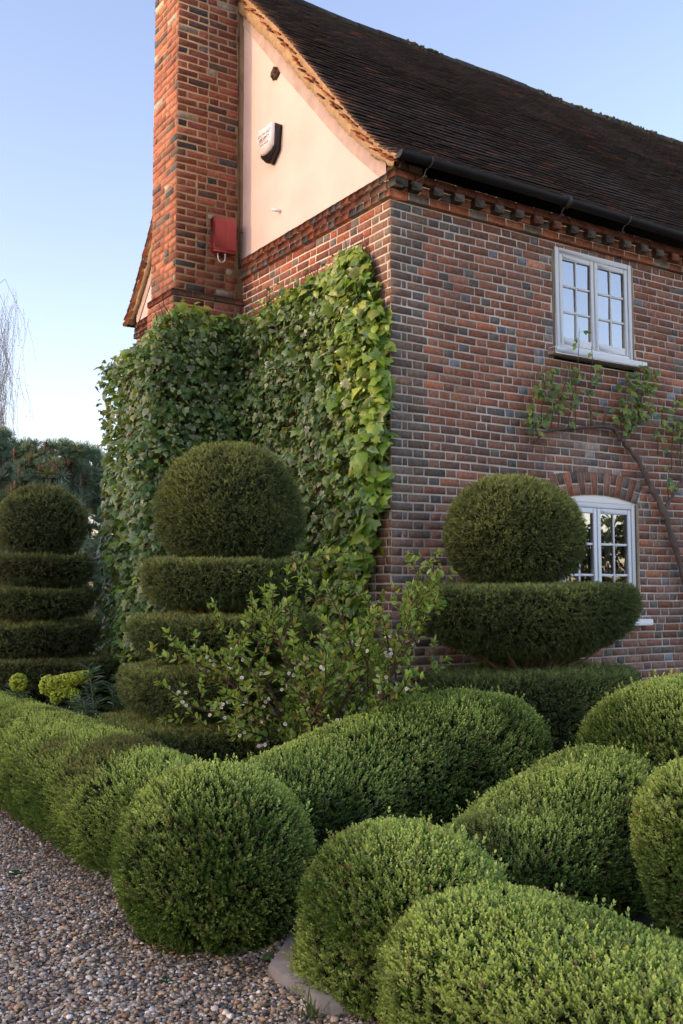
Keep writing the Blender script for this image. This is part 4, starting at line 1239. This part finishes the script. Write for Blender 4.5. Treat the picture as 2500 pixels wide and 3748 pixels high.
# chimney foot: front flank, outer face, shoulder
def ftop(x):
    return np.interp(x, [-1.6, -1.45, -1.2, -.95, -.8, -.55, -.2, 0.], [3.70, 3.85, 4.08, 4.26, 4.40, 4.30, 4.32, 4.36])
n = 7600
x = RNG.uniform(-1.30, .0, n); z = RNG.uniform(.35, 4.6, n)
P = np.stack([x, np.full(n, 2.52), z], -1)
left = np.interp(z, [.5, .8, 1.3, 1.6, 2.0, 3.2, 3.8, 4.1], [-1.02, -1.05, -1.16, -1.20, -1.24, -1.22, -1.18, -1.10])
e2 = fbm(P, 6, 13) * .16 - .08
ok = (z < ftop(x) + e2) & (x > left + e2); P = P[ok]; n = len(P)
thick = .08 + .34 * fbm(P, 2.8, 18)
P[:, 1] -= thick * RNG.uniform(.05, 1.15, n)
N = np.tile([-.1, -1., 0], (n, 1)); wrap = np.clip((-.97 - P[:, 0]) / .25, 0, 1)[:, None]
N = norm(N * (1 - .5 * wrap) + np.array([-1., 0, 0]) * wrap)
young_lit = np.clip(1 - (ftop(P[:, 0]) - P[:, 2]) / .26, 0, 1) * .8
young_lit = np.clip(young_lit + .30 * wrap[:, 0] * RNG.random(n) + RNG.normal(0, .16, n) + .25 * (RNG.random(n) < .12), 0, 1)  # top edge and sun side yellower too, sunlight put into the leaves
cm, ce = ivy_cols(P, young_lit); ivy_leaves(mb, P, N, .070 + .024 * young_lit, cm, ce, heart=young_lit * .6)
n = 2600
P = np.stack([np.full(n, -1.02), RNG.uniform(2.45, 3.6, n), RNG.uniform(.3, 3.95, n)], -1)
P[:, 0] -= (.06 + .18 * fbm(P, 2.4, 28)) * RNG.uniform(.2, 1.1, n)
young_lit = np.clip(RNG.normal(.35, .3, n), 0, 1)
cm, ce = ivy_cols(P, young_lit); ivy_leaves(mb, P, np.tile([-1., -.15, 0], (n, 1)), np.full(n, .075), cm, ce)
n = 1500   # shoulder
x = RNG.uniform(-1.16, 0, n); y = RNG.uniform(2.45, 3.6, n)
P = np.stack([x, y, np.interp(x, [-1.16, -1.02, -.72, 0], [3.7, 3.82, 4.2, 4.22]) + RNG.uniform(0, .14, n)], -1)
ok = ~((P[:, 0] > -.85) & (P[:, 1] > 2.58) & (P[:, 1] < 3.3)); P = P[ok]; n = len(P)
young_lit = np.clip(RNG.normal(.6, .3, n), 0, 1)
cm, ce = ivy_cols(P, young_lit); ivy_leaves(mb, P, norm(np.tile([-.4, -.6, .8], (n, 1))), np.full(n, .08), cm, ce)
# small young leaves filling between the big ones, on the wall and on the chimney foot
n = 2600
P = np.stack([np.zeros(n), RNG.uniform(-.05, 2.5, n), RNG.uniform(.6, 4.4, n)], -1)
ok = (P[:, 2] < gtop(P[:, 1])) & (P[:, 1] > gside(P[:, 2]) + .03); P = P[ok]; n = len(P)
P[:, 0] = -(.10 + .28 * fbm(P, 2.6, 8)) * RNG.uniform(.8, 1.25, n)
yg = np.clip(RNG.normal(.35, .3, n), 0, 1); cm, ce = ivy_cols(P, yg)
ivy_leaves(mb, P, np.tile([-1., 0, 0], (n, 1)), np.full(n, .040), cm, ce, heart=yg * .5)
n = 2400
P = np.stack([RNG.uniform(-1.2, 0, n), np.full(n, 2.52), RNG.uniform(.5, 4.3, n)], -1)
ok = P[:, 2] < ftop(P[:, 0]); P = P[ok]; n = len(P)
P[:, 1] -= (.10 + .34 * fbm(P, 2.8, 18)) * RNG.uniform(.8, 1.2, n)
yg = np.clip(RNG.normal(.30, .3, n), 0, 1); cm, ce = ivy_cols(P, yg)
ivy_leaves(mb, P, np.tile([-.1, -1., 0], (n, 1)), np.full(n, .040), cm, ce, heart=yg * .5)
mb.build('foliage', M_IVY, ivy)
mb = MB()
for i in range(150):   # reddish climbing tips and hanging stems
    if i < 60:
        yy = RNG.uniform(.2, 2.4); b = np.array([-.02, yy, gtop(yy) - .08]); d = np.array([-.02, RNG.normal(0, .04), RNG.uniform(.08, .24)])
    elif i < 95:
        xx = RNG.uniform(-1.4, -.05); b = np.array([xx * .72, 2.50, ftop(xx * .72) - .08]); d = np.array([RNG.normal(0, .04), -.02, RNG.uniform(.06, .2)])
    else:
        if i % 2: yy = RNG.uniform(.1, 2.3); b = np.array([-.2, yy, RNG.uniform(1.5, 4.2)]); d = np.array([-.05, RNG.normal(0, .1), -RNG.uniform(.1, .3)])
        else: b = np.array([RNG.uniform(-1.05, -.1), 2.30, RNG.uniform(1.5, 4.1)]); d = np.array([RNG.normal(0, .1), -.05, -RNG.uniform(.1, .3)])
    mb.tube([b, b + d * .5 + RNG.normal(0, .01, 3), b + d + RNG.normal(0, .015, 3)], [.005, .004, .002], 5, np.array((.15, .07, .045)) * RNG.uniform(.6, 1.2))
mb.build('stems', M_BARK, ivy)
settle(ivy, (-.2, 2.2, 0))

# ------------------------------------------------------------------ flowering shrub
LEAFE = np.array([(0, 0, 0), (-.17, .22, .03), (-.23, .5, .04), (-.14, .8, .02), (0, 1.0, -.06), (.14, .8, .02), (.23, .5, .04), (.17, .22, .03)])
LEAFEF = [np.array([[0, 4, 3, 2], [0, 6, 5, 4]]), np.array([[0, 2, 1], [0, 7, 6]])]
def leaves(mb, P, D, size, cols, nbias=Z, spread=.45):
    n = len(P)
    nr = np.asarray(nbias) + RNG.normal(0, spread, (n, 3))
    M = frames(D, nr) * (size * RNG.uniform(.65, 1.25, n))[:, None, None]
    mb.inst(LEAFE, LEAFEF, P, M, cols, 0)
shrub = thing('flowering_shrub', 'loose leafy shrub with small white blossoms by the house corner', 'shrub')
wood, fol = MB(), MB()
LP, LD = [], []; FP = []
base = np.array([-1.16, -.95, 0])
Rv = np.array([.839, -.545, 0]); Fv = np.array([.545, .839, 0])
def grow(p, d, L, r, depth):
    n = 7; pts = [p]
    q = p.copy(); dd = d.copy()
    for i in range(n):
        dd = norm((dd + RNG.normal(0, .13, 3) + np.array([0, 0, .06 if depth else .0]))[None])[0]
        u = (q - base) @ Rv
        if q[2] > 1.72 and RNG.random() < .8: dd = norm((dd * np.array([1, 1, .2]))[None])[0]
        if u > .82: dd = norm((dd - Rv * (dd @ Rv) * 1.1 + Z * .2)[None])[0]
        q = q + dd * L / n; pts.append(q.copy())
    pts = np.array(pts)
    wood.tube(pts, np.linspace(r, r * .45, n + 1), 5, np.array((.085, .055, .042)) * RNG.uniform(.7, 1.2), 0, cap=False)
    if depth >= 1:
        m = int(L / .0145)
        for k in range(m):
            t = RNG.uniform(.2, 1.0) * n; i = min(int(t), n - 1); pp = pts[i] + (pts[i + 1] - pts[i]) * (t - i)
            a = RNG.normal(size=3); a -= dd * (a @ dd); a = a / np.linalg.norm(a)
            LP.append(pp); LD.append(a * .9 + dd * .6 + np.array([0, 0, -.10]))
        for k in range(4): LP.append(pts[-1]); LD.append(dd + RNG.normal(0, .5, 3))
    if depth == 0:
        for q in range(3): FP.append(pts[RNG.integers(2, n)] + np.array([-.545, -.839, 0]) * RNG.uniform(.05, .16) + RNG.normal(0, .09, 3))
    if depth == 1 and RNG.random() < .35:
        i = RNG.integers(2, n); FP.append(pts[i] + np.array([-.545, -.839, 0]) * .04 + RNG.normal(0, .03, 3))
    if depth < 2:
        for k in range(8 if depth == 0 else 3):
            i = RNG.integers(2, n + 1)
            a = RNG.normal(size=3); a -= dd * (a @ dd); a = a / np.linalg.norm(a)
            grow(pts[i], norm((dd * .55 + a * .75 + np.array([0, 0, .28]))[None])[0], L * RNG.uniform(.32, .52), r * .5, depth + 1)
for (rx, fz, zz, L) in ((-.75, .1, 1.0, 1.35), (-.5, -.2, 1.2, 1.3), (-.25, .1, 1.4, 1.45), (-.05, -.2, 1.4, 1.3), (.2, .0, 1.4, 1.4), (.40, -.1, 1.4, 1.4), (.62, .0, 1.15, 1.45), (-.3, -.4, .9, 1.0), (.2, -.3, 1.0, 1.0), (-.6, .0, .9, 1.2), (.1, .1, 1.5, 1.2)):
    d = norm((Rv * rx + Fv * fz + Z * zz)[None])[0]
    grow(base + RNG.normal(0, .05, 3) * np.array([1, 1, 0]), d, L * .92, .016, 0)
LP, LD = np.array(LP), np.array(LD)
n = len(LP)
pal = np.array([(.27, .41, .08), (.33, .46, .10), (.20, .33, .07), (.42, .48, .14), (.44, .34, .12)])
c = pal[RNG.choice(5, n, p=[.32, .28, .22, .12, .06])] * RNG.uniform(.75, 1.25, (n, 1))
leaves(fol, LP, LD, .049, c)
fol.build('foliage', M_SHRUB, shrub); wood.build('branches', M_BARK, shrub)
blo = MB()
PET = np.array([(0, 0, 0), (-.5, .5, .12), (-.38, .95, .2), (0, 1.05, .16), (.38, .95, .2), (.5, .5, .12)])
PETF = np.array([[0, 3, 2, 1], [0, 5, 4, 3]])
low = LP[(LP[:, 2] > .72) & (LP[:, 2] < 1.32)]
for f in low[RNG.choice(len(low), 36, replace=False)]: FP.append(f + np.array([-.545, -.839, 0]) * RNG.uniform(.03, .12))
for f in FP:
    if f[2] > 1.35 and RNG.random() < .7: continue
    for q in range(RNG.integers(1, 4)):
        p = f + RNG.normal(0, .022, 3); nr = norm((np.array([-.4, -.7, .2]) + RNG.normal(0, .4, 3))[None])[0]
        x = norm(np.cross(nr, Z)[None])[0]; y = np.cross(nr, x)
        for k in range(5):
            a = k / 5 * 6.283; d = x * math.cos(a) + y * math.sin(a)
            M = frames((d + nr * .25)[None], nr[None]) * RNG.uniform(.010, .014)
            blo.inst(PET, PETF, p[None], M, np.array([[.82, .80, .76]]))
        T, F = ico(0); blo.add(p + nr * .004 + T * .0045, F, (.55, .42, .10))
blo.build('blossom', M_PETAL, shrub)
settle(shrub, tuple(base))

# dark leafy underplanting at the shrub's foot
und = thing('evergreen_shrub', 'low dark glossy plant under the flowering shrub', 'shrub')
mb = MB(); st = MB()
for k in range(46):
    a = RNG.uniform(0, 6.28); r = RNG.uniform(0, .30)
    b = np.array([-1.42 + math.cos(a) * r * 1.5, -.95 + math.sin(a) * r * .8, 0]); h = RNG.uniform(.3, .62)
    e = b + np.array([RNG.normal(0, .08), RNG.normal(0, .08), h])
    st.tube([b, (b + e) / 2, e], [.006, .005, .003], 5, (.06, .07, .03))
    for q in range(13):
        t = .35 + .65 * q / 12; p = b + (e - b) * t; az = q * 2.4
        leaves(mb, p[None], np.array([[math.cos(az), math.sin(az), .25]]), np.array([.075]), np.array([[.035, .068, .022]]) * RNG.uniform(.7, 1.3))
mb.build('foliage', M_ROSE, und); st.build('stems', M_BARK, und); settle(und, (-1.42, -.95, 0))

# ------------------------------------------------------------------ climbing rose on the front wall
rose = thing('climbing_rose', 'gnarled climbing rose trained on the brick between the two windows', 'climbing plant')
wood, fol = MB(), MB()
def poly(pts, y=-.07): return np.array([(x, y + .02 * math.sin(i * 2.1), z) for i, (x, z) in enumerate(pts)])
def smooth(pts, k=4):
    pts = np.asarray(pts); t = np.arange(len(pts)); tt = np.linspace(0, len(pts) - 1, (len(pts) - 1) * k + 1)
    Q = np.stack([np.interp(tt, t, pts[:, i]) for i in range(3)], -1)
    for _ in range(9): Q[1:-1] = (Q[:-2] + 2 * Q[1:-1] + Q[2:]) / 4
    return Q + RNG.normal(0, .003, Q.shape)
BK = (.135, .108, .092)
tr = smooth(poly([(3.78, 0.0), (3.70, .8), (3.62, 1.4), (3.497, 1.765), (3.36, 2.08), (3.238, 2.315), (3.12, 2.50), (3.026, 2.603), (2.90, 2.78), (2.818, 2.885), (2.72, 2.96), (2.638, 2.997)]))
wood.tube(tr, np.linspace(.037, .024, len(tr)) * (1 + .16 * np.sin(np.arange(len(tr)) * 1.3) + .08 * RNG.normal(size=len(tr))), 8, BK)
arm = smooth(poly([(2.638, 2.997), (2.60, 3.07), (2.52, 3.11), (2.432, 3.115), (2.25, 3.085), (2.085, 3.06), (1.9, 3.035), (1.697, 3.015), (1.58, 2.95), (1.509, 2.886)]))
wood.tube(arm, np.linspace(.023, .011, len(arm)) * (1 + .15 * RNG.normal(size=len(arm)).clip(-1, 1.5)), 7, np.array(BK) * .8)
br = smooth(poly([(2.66, 2.99), (2.76, 3.06), (2.83, 3.18), (2.86, 3.28), (2.93, 3.42)])); wood.tube(br, np.linspace(.018, .007, len(br)), 6, BK)
t2 = smooth(poly([(3.215, 2.25), (3.23, 2.34), (3.306, 2.44), (3.45, 2.60), (3.62, 2.74), (3.8, 2.9), (3.95, 3.05)])); wood.tube(t2, np.linspace(.021, .012, len(t2)), 7, BK)
RP, RD = [], []
def shoot(x, z, h, dx, nl, lf=.0, bare=False):
    p = smooth(poly([(x, z), (x + dx * .4, z + h * .4), (x + dx * .8, z + h * .8), (x + dx, z + h)], -.075)); 
    p[:, 1] -= np.linspace(0, .05, len(p))
    wood.tube(p, np.linspace(.006, .002, len(p)), 5, (.12, .10, .05))
    for k in range(nl):
        i = int(RNG.uniform(.15, 1) * (len(p) - 1)); az = RNG.uniform(0, 6.28)
        d = np.array([math.cos(az), -.35 + RNG.normal(0, .2), .45 * math.sin(az) - .1])
        q = p[i] + norm(d[None])[0] * .05
        wood.tube([p[i], q], [.0016, .001], 4, (.10, .11, .04), cap=False)
        for l in (-1, 0, 1):
            RP.append(q); RD.append(d + np.array([l * .8 * abs(d[2]) + l * .35, 0, -.5 - .3 * (l != 0)]))
for (x, z, h, dx, nl) in ((1.50, 3.0, .50, -.02, 10), (1.60, 3.02, .58, .02, 11), (1.72, 3.03, .45, .06, 9), (1.56, 2.95, .22, -.12, 7), (1.80, 3.03, .62, .10, 9), (2.03, 3.06, .92, .02, 4), (2.23, 3.09, .74, -.02, 7), (1.94, 3.04, .5, .05, 5),
                          (2.62, 3.10, .42, .05, 9), (2.72, 3.05, .58, .0, 11), (2.80, 3.10, .66, .10, 13), (2.88, 3.25, .42, .12, 11), (2.92, 3.40, .28, .10, 8), (2.66, 3.08, .3, -.12, 7), (2.76, 3.10, .25, .2, 8),
                          (3.15, 2.9, .50, .05, 8), (3.35, 2.75, .75, .05, 12), (3.5, 2.80, .6, .0, 12), (3.62, 2.78, .65, .05, 12), (3.8, 2.9, .6, .05, 12), (3.3, 2.45, .35, -.05, 4), (3.95, 3.0, .6, .1, 9)):
    shoot(x, z, h, dx, int(nl * 1.4))
for x, z in ((2.24, 3.09), (2.40, 3.11)): wood.tube([(x, -.07, z), (x - .01 + .04 * (x > 2.3), -.085, z + .14)], [.012, .009], 6, (.12, .10, .05))
RP, RD = np.array(RP), np.array(RD); n = len(RP)
pal = np.array([(.13, .23, .06), (.20, .31, .065), (.28, .36, .075), (.11, .20, .085), (.34, .33, .10)])
leaves(fol, RP, RD, .074, pal[RNG.choice(5, n, p=[.34, .28, .2, .12, .06])] * RNG.uniform(.75, 1.2, (n, 1)), np.array([-.2, -1., .45]), .35)
fol.build('foliage', M_ROSE, rose); wood.build('trunk', M_BARK, rose); settle(rose, (3.78, -.07, 0))

# ------------------------------------------------------------------ euphorbias behind the long hedge
def euphorbia(label, spots, heads, cat='plant'):
    root = thing('euphorbia', label, cat)
    st, lf, hd = MB(), MB(), MB()
    for (x, y, h, lean) in spots:
        b = np.array([x, y, 0.]); e = b + np.array([lean[0], lean[1], h]); n = 9
        pts = np.array([b + (e - b) * t + np.array([0, 0, -.05 * math.sin(t * 3.14)]) for t in np.linspace(0, 1, n)])
        st.tube(pts, np.linspace(.010, .006, n), 6, (.10, .10, .06))
        m = 90
        t = RNG.uniform(.35, 1.0, m) ** .7; P = b + (e - b) * t[:, None]
        az = RNG.uniform(0, 6.28, m); D = np.stack([np.cos(az), np.sin(az), RNG.uniform(-.1, .7, m) * t], -1)
        M = frames(D, np.tile(Z, (m, 1)) + RNG.normal(0, .2, (m, 3))) * np.array([.38, 1., 1.]) * (RNG.uniform(.075, .13, m))[:, None, None]
        c = np.array([(.15, .235, .175), (.20, .30, .225), (.11, .19, .125)])[RNG.integers(3, size=m)] * RNG.uniform(.7, 1.3, (m, 1))
        lf.inst(LEAFE, LEAFEF, P, M, c)
    for (x, y, z, rx, rz) in heads:
        m = int(900 * rx * 2.2 + 60)
        a = rot_rand(m)[:, :, 0]
        P = np.array([x, y, z]) + a * np.array([rx, rx * .7, rz]) * RNG.uniform(.6, 1.0, (m, 1)) ** .4
        T, F = ico(0)
        c = np.array([(.52, .60, .06), (.62, .68, .10), (.40, .50, .05)])[RNG.integers(3, size=m)] * RNG.uniform(.8, 1.2, (m, 1))
        M = rot_rand(m) * (RNG.uniform(.010, .018, m))[:, None, None] * np.array([1, 1, .45])
        hd.inst(T, F, P, M, c)
    lf.build('foliage', M_ROSE, root); st.build('stems', M_BARK, root)
    if heads: hd.build('flower_head', M_SHRUB, root)
    settle(root, (spots[0][0], spots[0][1], 0))
euphorbia('euphorbia with acid yellow green flower heads behind the long low hedge',
          [(-2.20, 2.3, .80, (-.16, -.1)), (-1.95, 1.95, .80, (-.18, -.1)), (-1.85, 1.9, .82, (-.12, .0)), (-1.8, 1.75, .75, (-.05, .1)), (-1.9, 1.8, .68, (-.1, -.2))],
          [(-2.36, 2.10, .80, .075, .075), (-2.17, 1.90, .78, .07, .085), (-2.12, 1.86, .80, .085, .06), (-2.07, 1.83, .815, .085, .06), (-2.02, 1.79, .83, .085, .055), (-1.97, 1.76, .845, .085, .05), (-1.91, 1.73, .86, .06, .045), (-2.05, 1.80, .74, .07, .06), (-2.12, 1.84, .69, .05, .06), (-1.99, 1.76, .71, .05, .05)])
euphorbia('blue grey leafy euphorbia without flowers beside the ivy foot',
          [(-1.92, 1.10, .98, (-.16, .05)), (-1.85, 1.02, .84, (-.05, .1)), (-1.95, 1.05, .74, (-.2, .0)), (-1.85, .98, .64, (.05, -.05)), (-2.0, 1.1, .66, (-.1, .12)), (-1.9, .9, .58, (-.12, -.1)), (-1.8, 1.1, .9, (.0, .1))], [])

# ------------------------------------------------------------------ small weeds by the slabs
def weed(label, x, y, n, h, kind, name, cat):
    mb = MB()
    for i in range(n):
        a = RNG.uniform(0, 6.28)
        if kind == 'grass':
            b = np.array([x + RNG.normal(0, .02), y + RNG.normal(0, .02), 0]); l = h * RNG.uniform(.5, 1.1)
            d = np.array([math.cos(a) * .45, math.sin(a) * .45, 1.]); s = np.array([-math.sin(a), math.cos(a), 0]) * .004
            p1 = b + d * l * .55; p2 = b + d * l + np.array([math.cos(a), math.sin(a), -.5]) * l * .25
            mb.add([b - s, b + s, p1 + s * .8, p1 - s * .8, p2], [np.array([[0, 1, 2, 3]]), np.array([[3, 2, 4]])], np.array((.075, .12, .03)) * RNG.uniform(.7, 1.3))
        else:
            leaves(mb, np.array([[x, y, .005]]), np.array([[math.cos(a), math.sin(a), .45]]), np.array([h]), np.array([[.05, .10, .03]]) * RNG.uniform(.7, 1.3))
    tag(mb.build(name, M_ROSE), label, cat)
weed('tuft of grass blades in the gravel against the paving edge', -2.72, -3.24, 16, .13, 'grass', 'grass_tuft', 'weed')
weed('single broad green leaf growing at the slab corner under the ball', -2.60, -2.62, 3, .075, 'leaf', 'broad_leaf_weed', 'weed')
weed('flat green weed in the gravel below the corner ball', -3.02, -2.62, 9, .04, 'leaf', 'gravel_weed', 'weed')
weed('sprawling green weed in the gravel beside the long hedge', -2.95, -1.25, 12, .045, 'leaf', 'gravel_weed', 'weed')
weed('small green weed in the open gravel, farthest from the slabs', -3.12, -.75, 10, .045, 'leaf', 'gravel_weed', 'weed')

# ------------------------------------------------------------------ trees beyond
def pine(label, c, h, r, nt, group=None):
    root = thing('pine_tree', label, 'tree', group)
    tw, fo, co = MB(), MB(), MB()
    tw.tube([(c[0], c[1], 0), (c[0] + .1, c[1], h * .5), (c[0], c[1], h * .92)], [.22, .16, .05], 9, (.09, .06, .045))
    # tuft of needles
    rng = np.random.default_rng(5); T = []; F = []
    for i in range(60):
        d = rng.normal(size=3); d[2] = abs(d[2]) * .8 + .25; d = d / np.linalg.norm(d)
        M = frames(d[None], rng.normal(size=(1, 3)))[0]; q = np.array([(-.005, 0, 0), (.005, 0, 0), (.003, .15, 0), (-.003, .15, 0)])
        T.append(q @ M.T); F.append(np.arange(4)[None] + 4 * i)
    T = np.vstack(T); F = np.vstack(F)
    P = []
    while len(P) < nt:
        z = RNG.uniform(.12, 1.0); rr = r * (1 - max(0, z - .55) ** 1.6 * 1.5) ; a = RNG.uniform(0, 6.28); q = RNG.uniform(.45, 1.0) ** .6
        p = np.array([c[0] + math.cos(a) * rr * q, c[1] + math.sin(a) * rr * q, z * h])
        if fbm(p[None], .55, 7)[0] > .36: P.append(p)
    P = np.array(P); n = len(P)
    for i in RNG.choice(n, 60, replace=False): tw.tube([(c[0], c[1], P[i, 2] * .8), (P[i] + [c[0], c[1], P[i, 2]]) / 2, P[i]], [.05, .03, .015], 5, (.09, .06, .045), cap=False)
    out = norm(np.stack([P[:, 0] - c[0], P[:, 1] - c[1], np.full(n, r * .8)], -1) + RNG.normal(0, .3, (n, 3)))
    x = norm(np.cross(out, RNG.normal(size=(n, 3)))); M = np.stack([x, np.cross(out, x), out], -1) * RNG.uniform(.8, 1.4, (n, 1, 1))
    cc = np.array([(.18, .27, .19), (.23, .32, .22), (.13, .20, .13), (.27, .28, .10)])[RNG.choice(4, n, p=[.35, .25, .25, .15])] * RNG.uniform(.7, 1.3, (n, 1))
    fo.inst(T, F, P, M, cc)
    Tc, Fc = ico(0)
    idx = RNG.choice(n, n // 3, replace=False)
    Pc = P[idx] + np.array([0, 0, -.12]) + out[idx] * .08
    co.inst(Tc, Fc, Pc, np.eye(3)[None] * np.stack([np.full(len(idx), .035), np.full(len(idx), .035), RNG.uniform(.09, .17, len(idx))], -1)[:, None, :], np.array((.19, .12, .09)) * RNG.uniform(.7, 1.3, (len(idx), 1)))
    tw.build('trunk', M_BARK, root); fo.build('crown', M_TREE, root); co.build('cones', M_BARK, root)
    settle(root, (c[0], c[1], 0)); return root
pine('blue green pine hung with brown cones, tallest one at the left edge', (-.55, 13.2), 4.55, 1.5, 1500)
pine('blue green pine with hanging cones seen just left of the ivy', (.95, 12.1), 4.2, 1.35, 1500)

def weeping(label, c, h, r):
    root = thing('birch_tree', label, 'tree')
    tw, fo = MB(), MB()
    tw.tube([(c[0], c[1], 0), (c[0] + .1, c[1], h * .5), (c[0], c[1], h)], [.2, .12, .03], 8, (.3, .28, .26))
    LPt = []; LDt = []
    for i in range(130):
        z = h * RNG.uniform(.45, 1.0); a = RNG.uniform(0, 6.28); rr = r * RNG.uniform(.35, 1.0)
        s = np.array([c[0], c[1], z]); m = s + np.array([math.cos(a) * rr * .6, math.sin(a) * rr * .6, .6]); e = s + np.array([math.cos(a) * rr, math.sin(a) * rr, .1 - RNG.uniform(0, .6)])
        tw.tube([s, m, e], [.010, .006, .003], 5, (.28, .23, .20), cap=False)
        for k in range(16):
            t = RNG.uniform(.35, 1); p = m + (e - m) * t + RNG.normal(0, .1, 3); l = RNG.uniform(.4, 1.5)
            q = p + np.array([RNG.normal(0, .12), RNG.normal(0, .12), -l])
            tw.tube([p, (p + q) / 2 + RNG.normal(0, .05, 3), q], [.0026, .002, .0014], 4, (.32, .26, .22), cap=False)
            for w in range(4): LPt.append(p + (q - p) * RNG.random() + RNG.normal(0, .05, 3)); LDt.append(RNG.normal(size=3) + np.array([0, 0, -.8]))
    LPt, LDt = np.array(LPt), np.array(LDt)
    leaves(fo, LPt, LDt, .030, np.array([(.42, .36, .20)]) * RNG.uniform(.6, 1.3, (len(LPt), 1)))
    tw.build('trunk', M_BARK, root); fo.build('crown', M_TREE, root); settle(root, (c[0], c[1], 0))
weeping('thin drooping birch with sparse small leaves at the left edge of the sky', (-.12, 14.45), 7.5, 1.05)

def leafy_tree(root_label, c, h, r, n, size, pal, group=None, zlow=.12, name='tree', parts=None):
    root = thing(name, root_label, 'tree', group)
    tw, fo = MB(), MB()
    tw.tube([(c[0], c[1], 0), (c[0] + .1, c[1] + .1, h * .4), (c[0], c[1], h * .9)], [.28, .2, .05], 9, (.08, .06, .045))
    P = []
    d = rot_rand(n)[:, :, 2]; rad = RNG.uniform(.25, 1.0, n) ** .45
    P = d * rad[:, None] * np.array([r, r, (h * (1 - zlow)) / 2]) + np.array([c[0], c[1], h * (1 + zlow) / 2])
    keep = fbm(P, 1.0, 31) > .40; P = P[keep]
    for i in RNG.choice(len(P), 40, replace=False): tw.tube([(c[0], c[1], P[i, 2] * .6), (P[i] + [c[0], c[1], P[i, 2]]) / 2, P[i]], [.07, .04, .012], 5, (.08, .06, .045), cap=False)
    m = len(P)
    c4 = np.array(pal)[RNG.integers(len(pal), size=m)] * RNG.uniform(.7, 1.3, (m, 1))
    leaves(fo, P, RNG.normal(size=(m, 3)), size, c4, Z, .9)
    tw.build('trunk', M_BARK, root); fo.build('crown', M_TREE, root); settle(root, (c[0], c[1], 0)); return root
GP = [(.045, .075, .025), (.06, .09, .03), (.035, .06, .022), (.075, .10, .04)]
# bushes closing the view under the pines
for i, (x, y, h, r) in enumerate(((-.6, 17.5, 2.2, 1.5), (1.6, 16.8, 2.0, 1.5), (3.4, 15.6, 2.3, 1.5), (-2.6, 18.2, 2.4, 1.6))):
    leafy_tree('dark rounded bush half hidden between yew tiers and pines', (x, y), h, r, 3500, .10, GP, 'bushes beyond the far yew', .02, 'garden_bush')
# trees out of the picture on the sun's side: they keep the low sun off the garden
SUN_EL, SUN_T = math.radians(12.0), .262
for i, (yy, T, h, r) in enumerate(((-6.2, 26, 9.2, 2.5), (-3.4, 27, 9.0, 2.5), (-1.2, 26, 8.7, 2.5), (0.5, 27, 8.9, 2.5), (2.2, 26, 10.2, 2.5), (4.2, 27, 10.4, 2.5), (6.2, 26, 10.5, 2.5), (8.2, 27, 10.4, 2.5), (10.4, 26, 10.2, 2.5))):
    leafy_tree('dense leafy tree on the far side of the gravel drive', (-T, yy + SUN_T * T), h, r, 7000, .34, GP, 'trees across the drive', .0, 'broadleaf_tree')
# and the row facing the front of the house, which the lower panes mirror
for i, (x, y, h, r) in enumerate(((14.5, -19.5, 4.2, 2.4), (18.5, -18.0, 4.6, 2.5), (22.5, -16.5, 4.2, 2.5), (27., -15., 4.8, 2.7), (32, -13, 4.6, 2.6))):
    leafy_tree('leafy garden tree facing the front of the house', (x, y), h, r, 3800, .30, GP, 'trees facing the house front', .0, 'garden_tree')

# ------------------------------------------------------------------ light, sky, camera
w = bpy.data.worlds.new('World'); scene.world = w; w.use_nodes = True
nt = w.node_tree; bg = nt.nodes['Background']
sky = nt.nodes.new('ShaderNodeTexSky'); sky.sky_type = 'NISHITA'; sky.sun_disc = False
to_sun = np.array([-math.cos(math.atan(SUN_T)), math.sin(math.atan(SUN_T)), math.tan(SUN_EL)]); to_sun /= np.linalg.norm(to_sun)
sky.sun_elevation = SUN_EL
sky.sun_rotation = math.atan2(to_sun[0], to_sun[1])
sky.altitude = 50; sky.air_density = 1.0; sky.dust_density = 1.5; sky.ozone_density = 1.6
tn = nt.nodes.new('ShaderNodeVectorMath'); tn.operation = 'MULTIPLY'; tn.inputs[1].default_value = (1.125, .905, .91)
nt.links.new(sky.outputs[0], tn.inputs[0]); nt.links.new(tn.outputs[0], bg.inputs[0]); bg.inputs[1].default_value = .15
sl = bpy.data.lights.new('sun', 'SUN'); sl.energy = .66; sl.angle = math.radians(.6); sl.color = (1.0, .72, .47)
so = bpy.data.objects.new('sun', sl); COL.objects.link(so)
so.rotation_euler = Vector(-to_sun).to_track_quat('-Z', 'Y').to_euler()

cam = bpy.data.cameras.new('camera'); co = bpy.data.objects.new('camera', cam); COL.objects.link(co)
cam.sensor_fit = 'VERTICAL'; cam.sensor_height = 36; cam.sensor_width = 24; cam.lens = 35.0
cam.clip_end = 1000; cam.clip_start = .05
pitch = math.atan(173 / 2285.5); yaw = math.radians(57)
fwd = Vector((math.cos(yaw) * math.cos(pitch), math.sin(yaw) * math.cos(pitch), math.sin(pitch)))
co.location = CAM; co.rotation_euler = fwd.to_track_quat('-Z', 'Y').to_euler()
scene.camera = co
cam.dof.use_dof = True; cam.dof.focus_distance = 6.5; cam.dof.aperture_fstop = 8
vs = scene.view_settings; vs.view_transform = 'Standard'; vs.look = 'None'; vs.exposure = 1.8; vs.gamma = 1
scene.render.resolution_x, scene.render.resolution_y = 683, 1024
scene.cycles.max_bounces = 8; scene.cycles.use_denoising = True
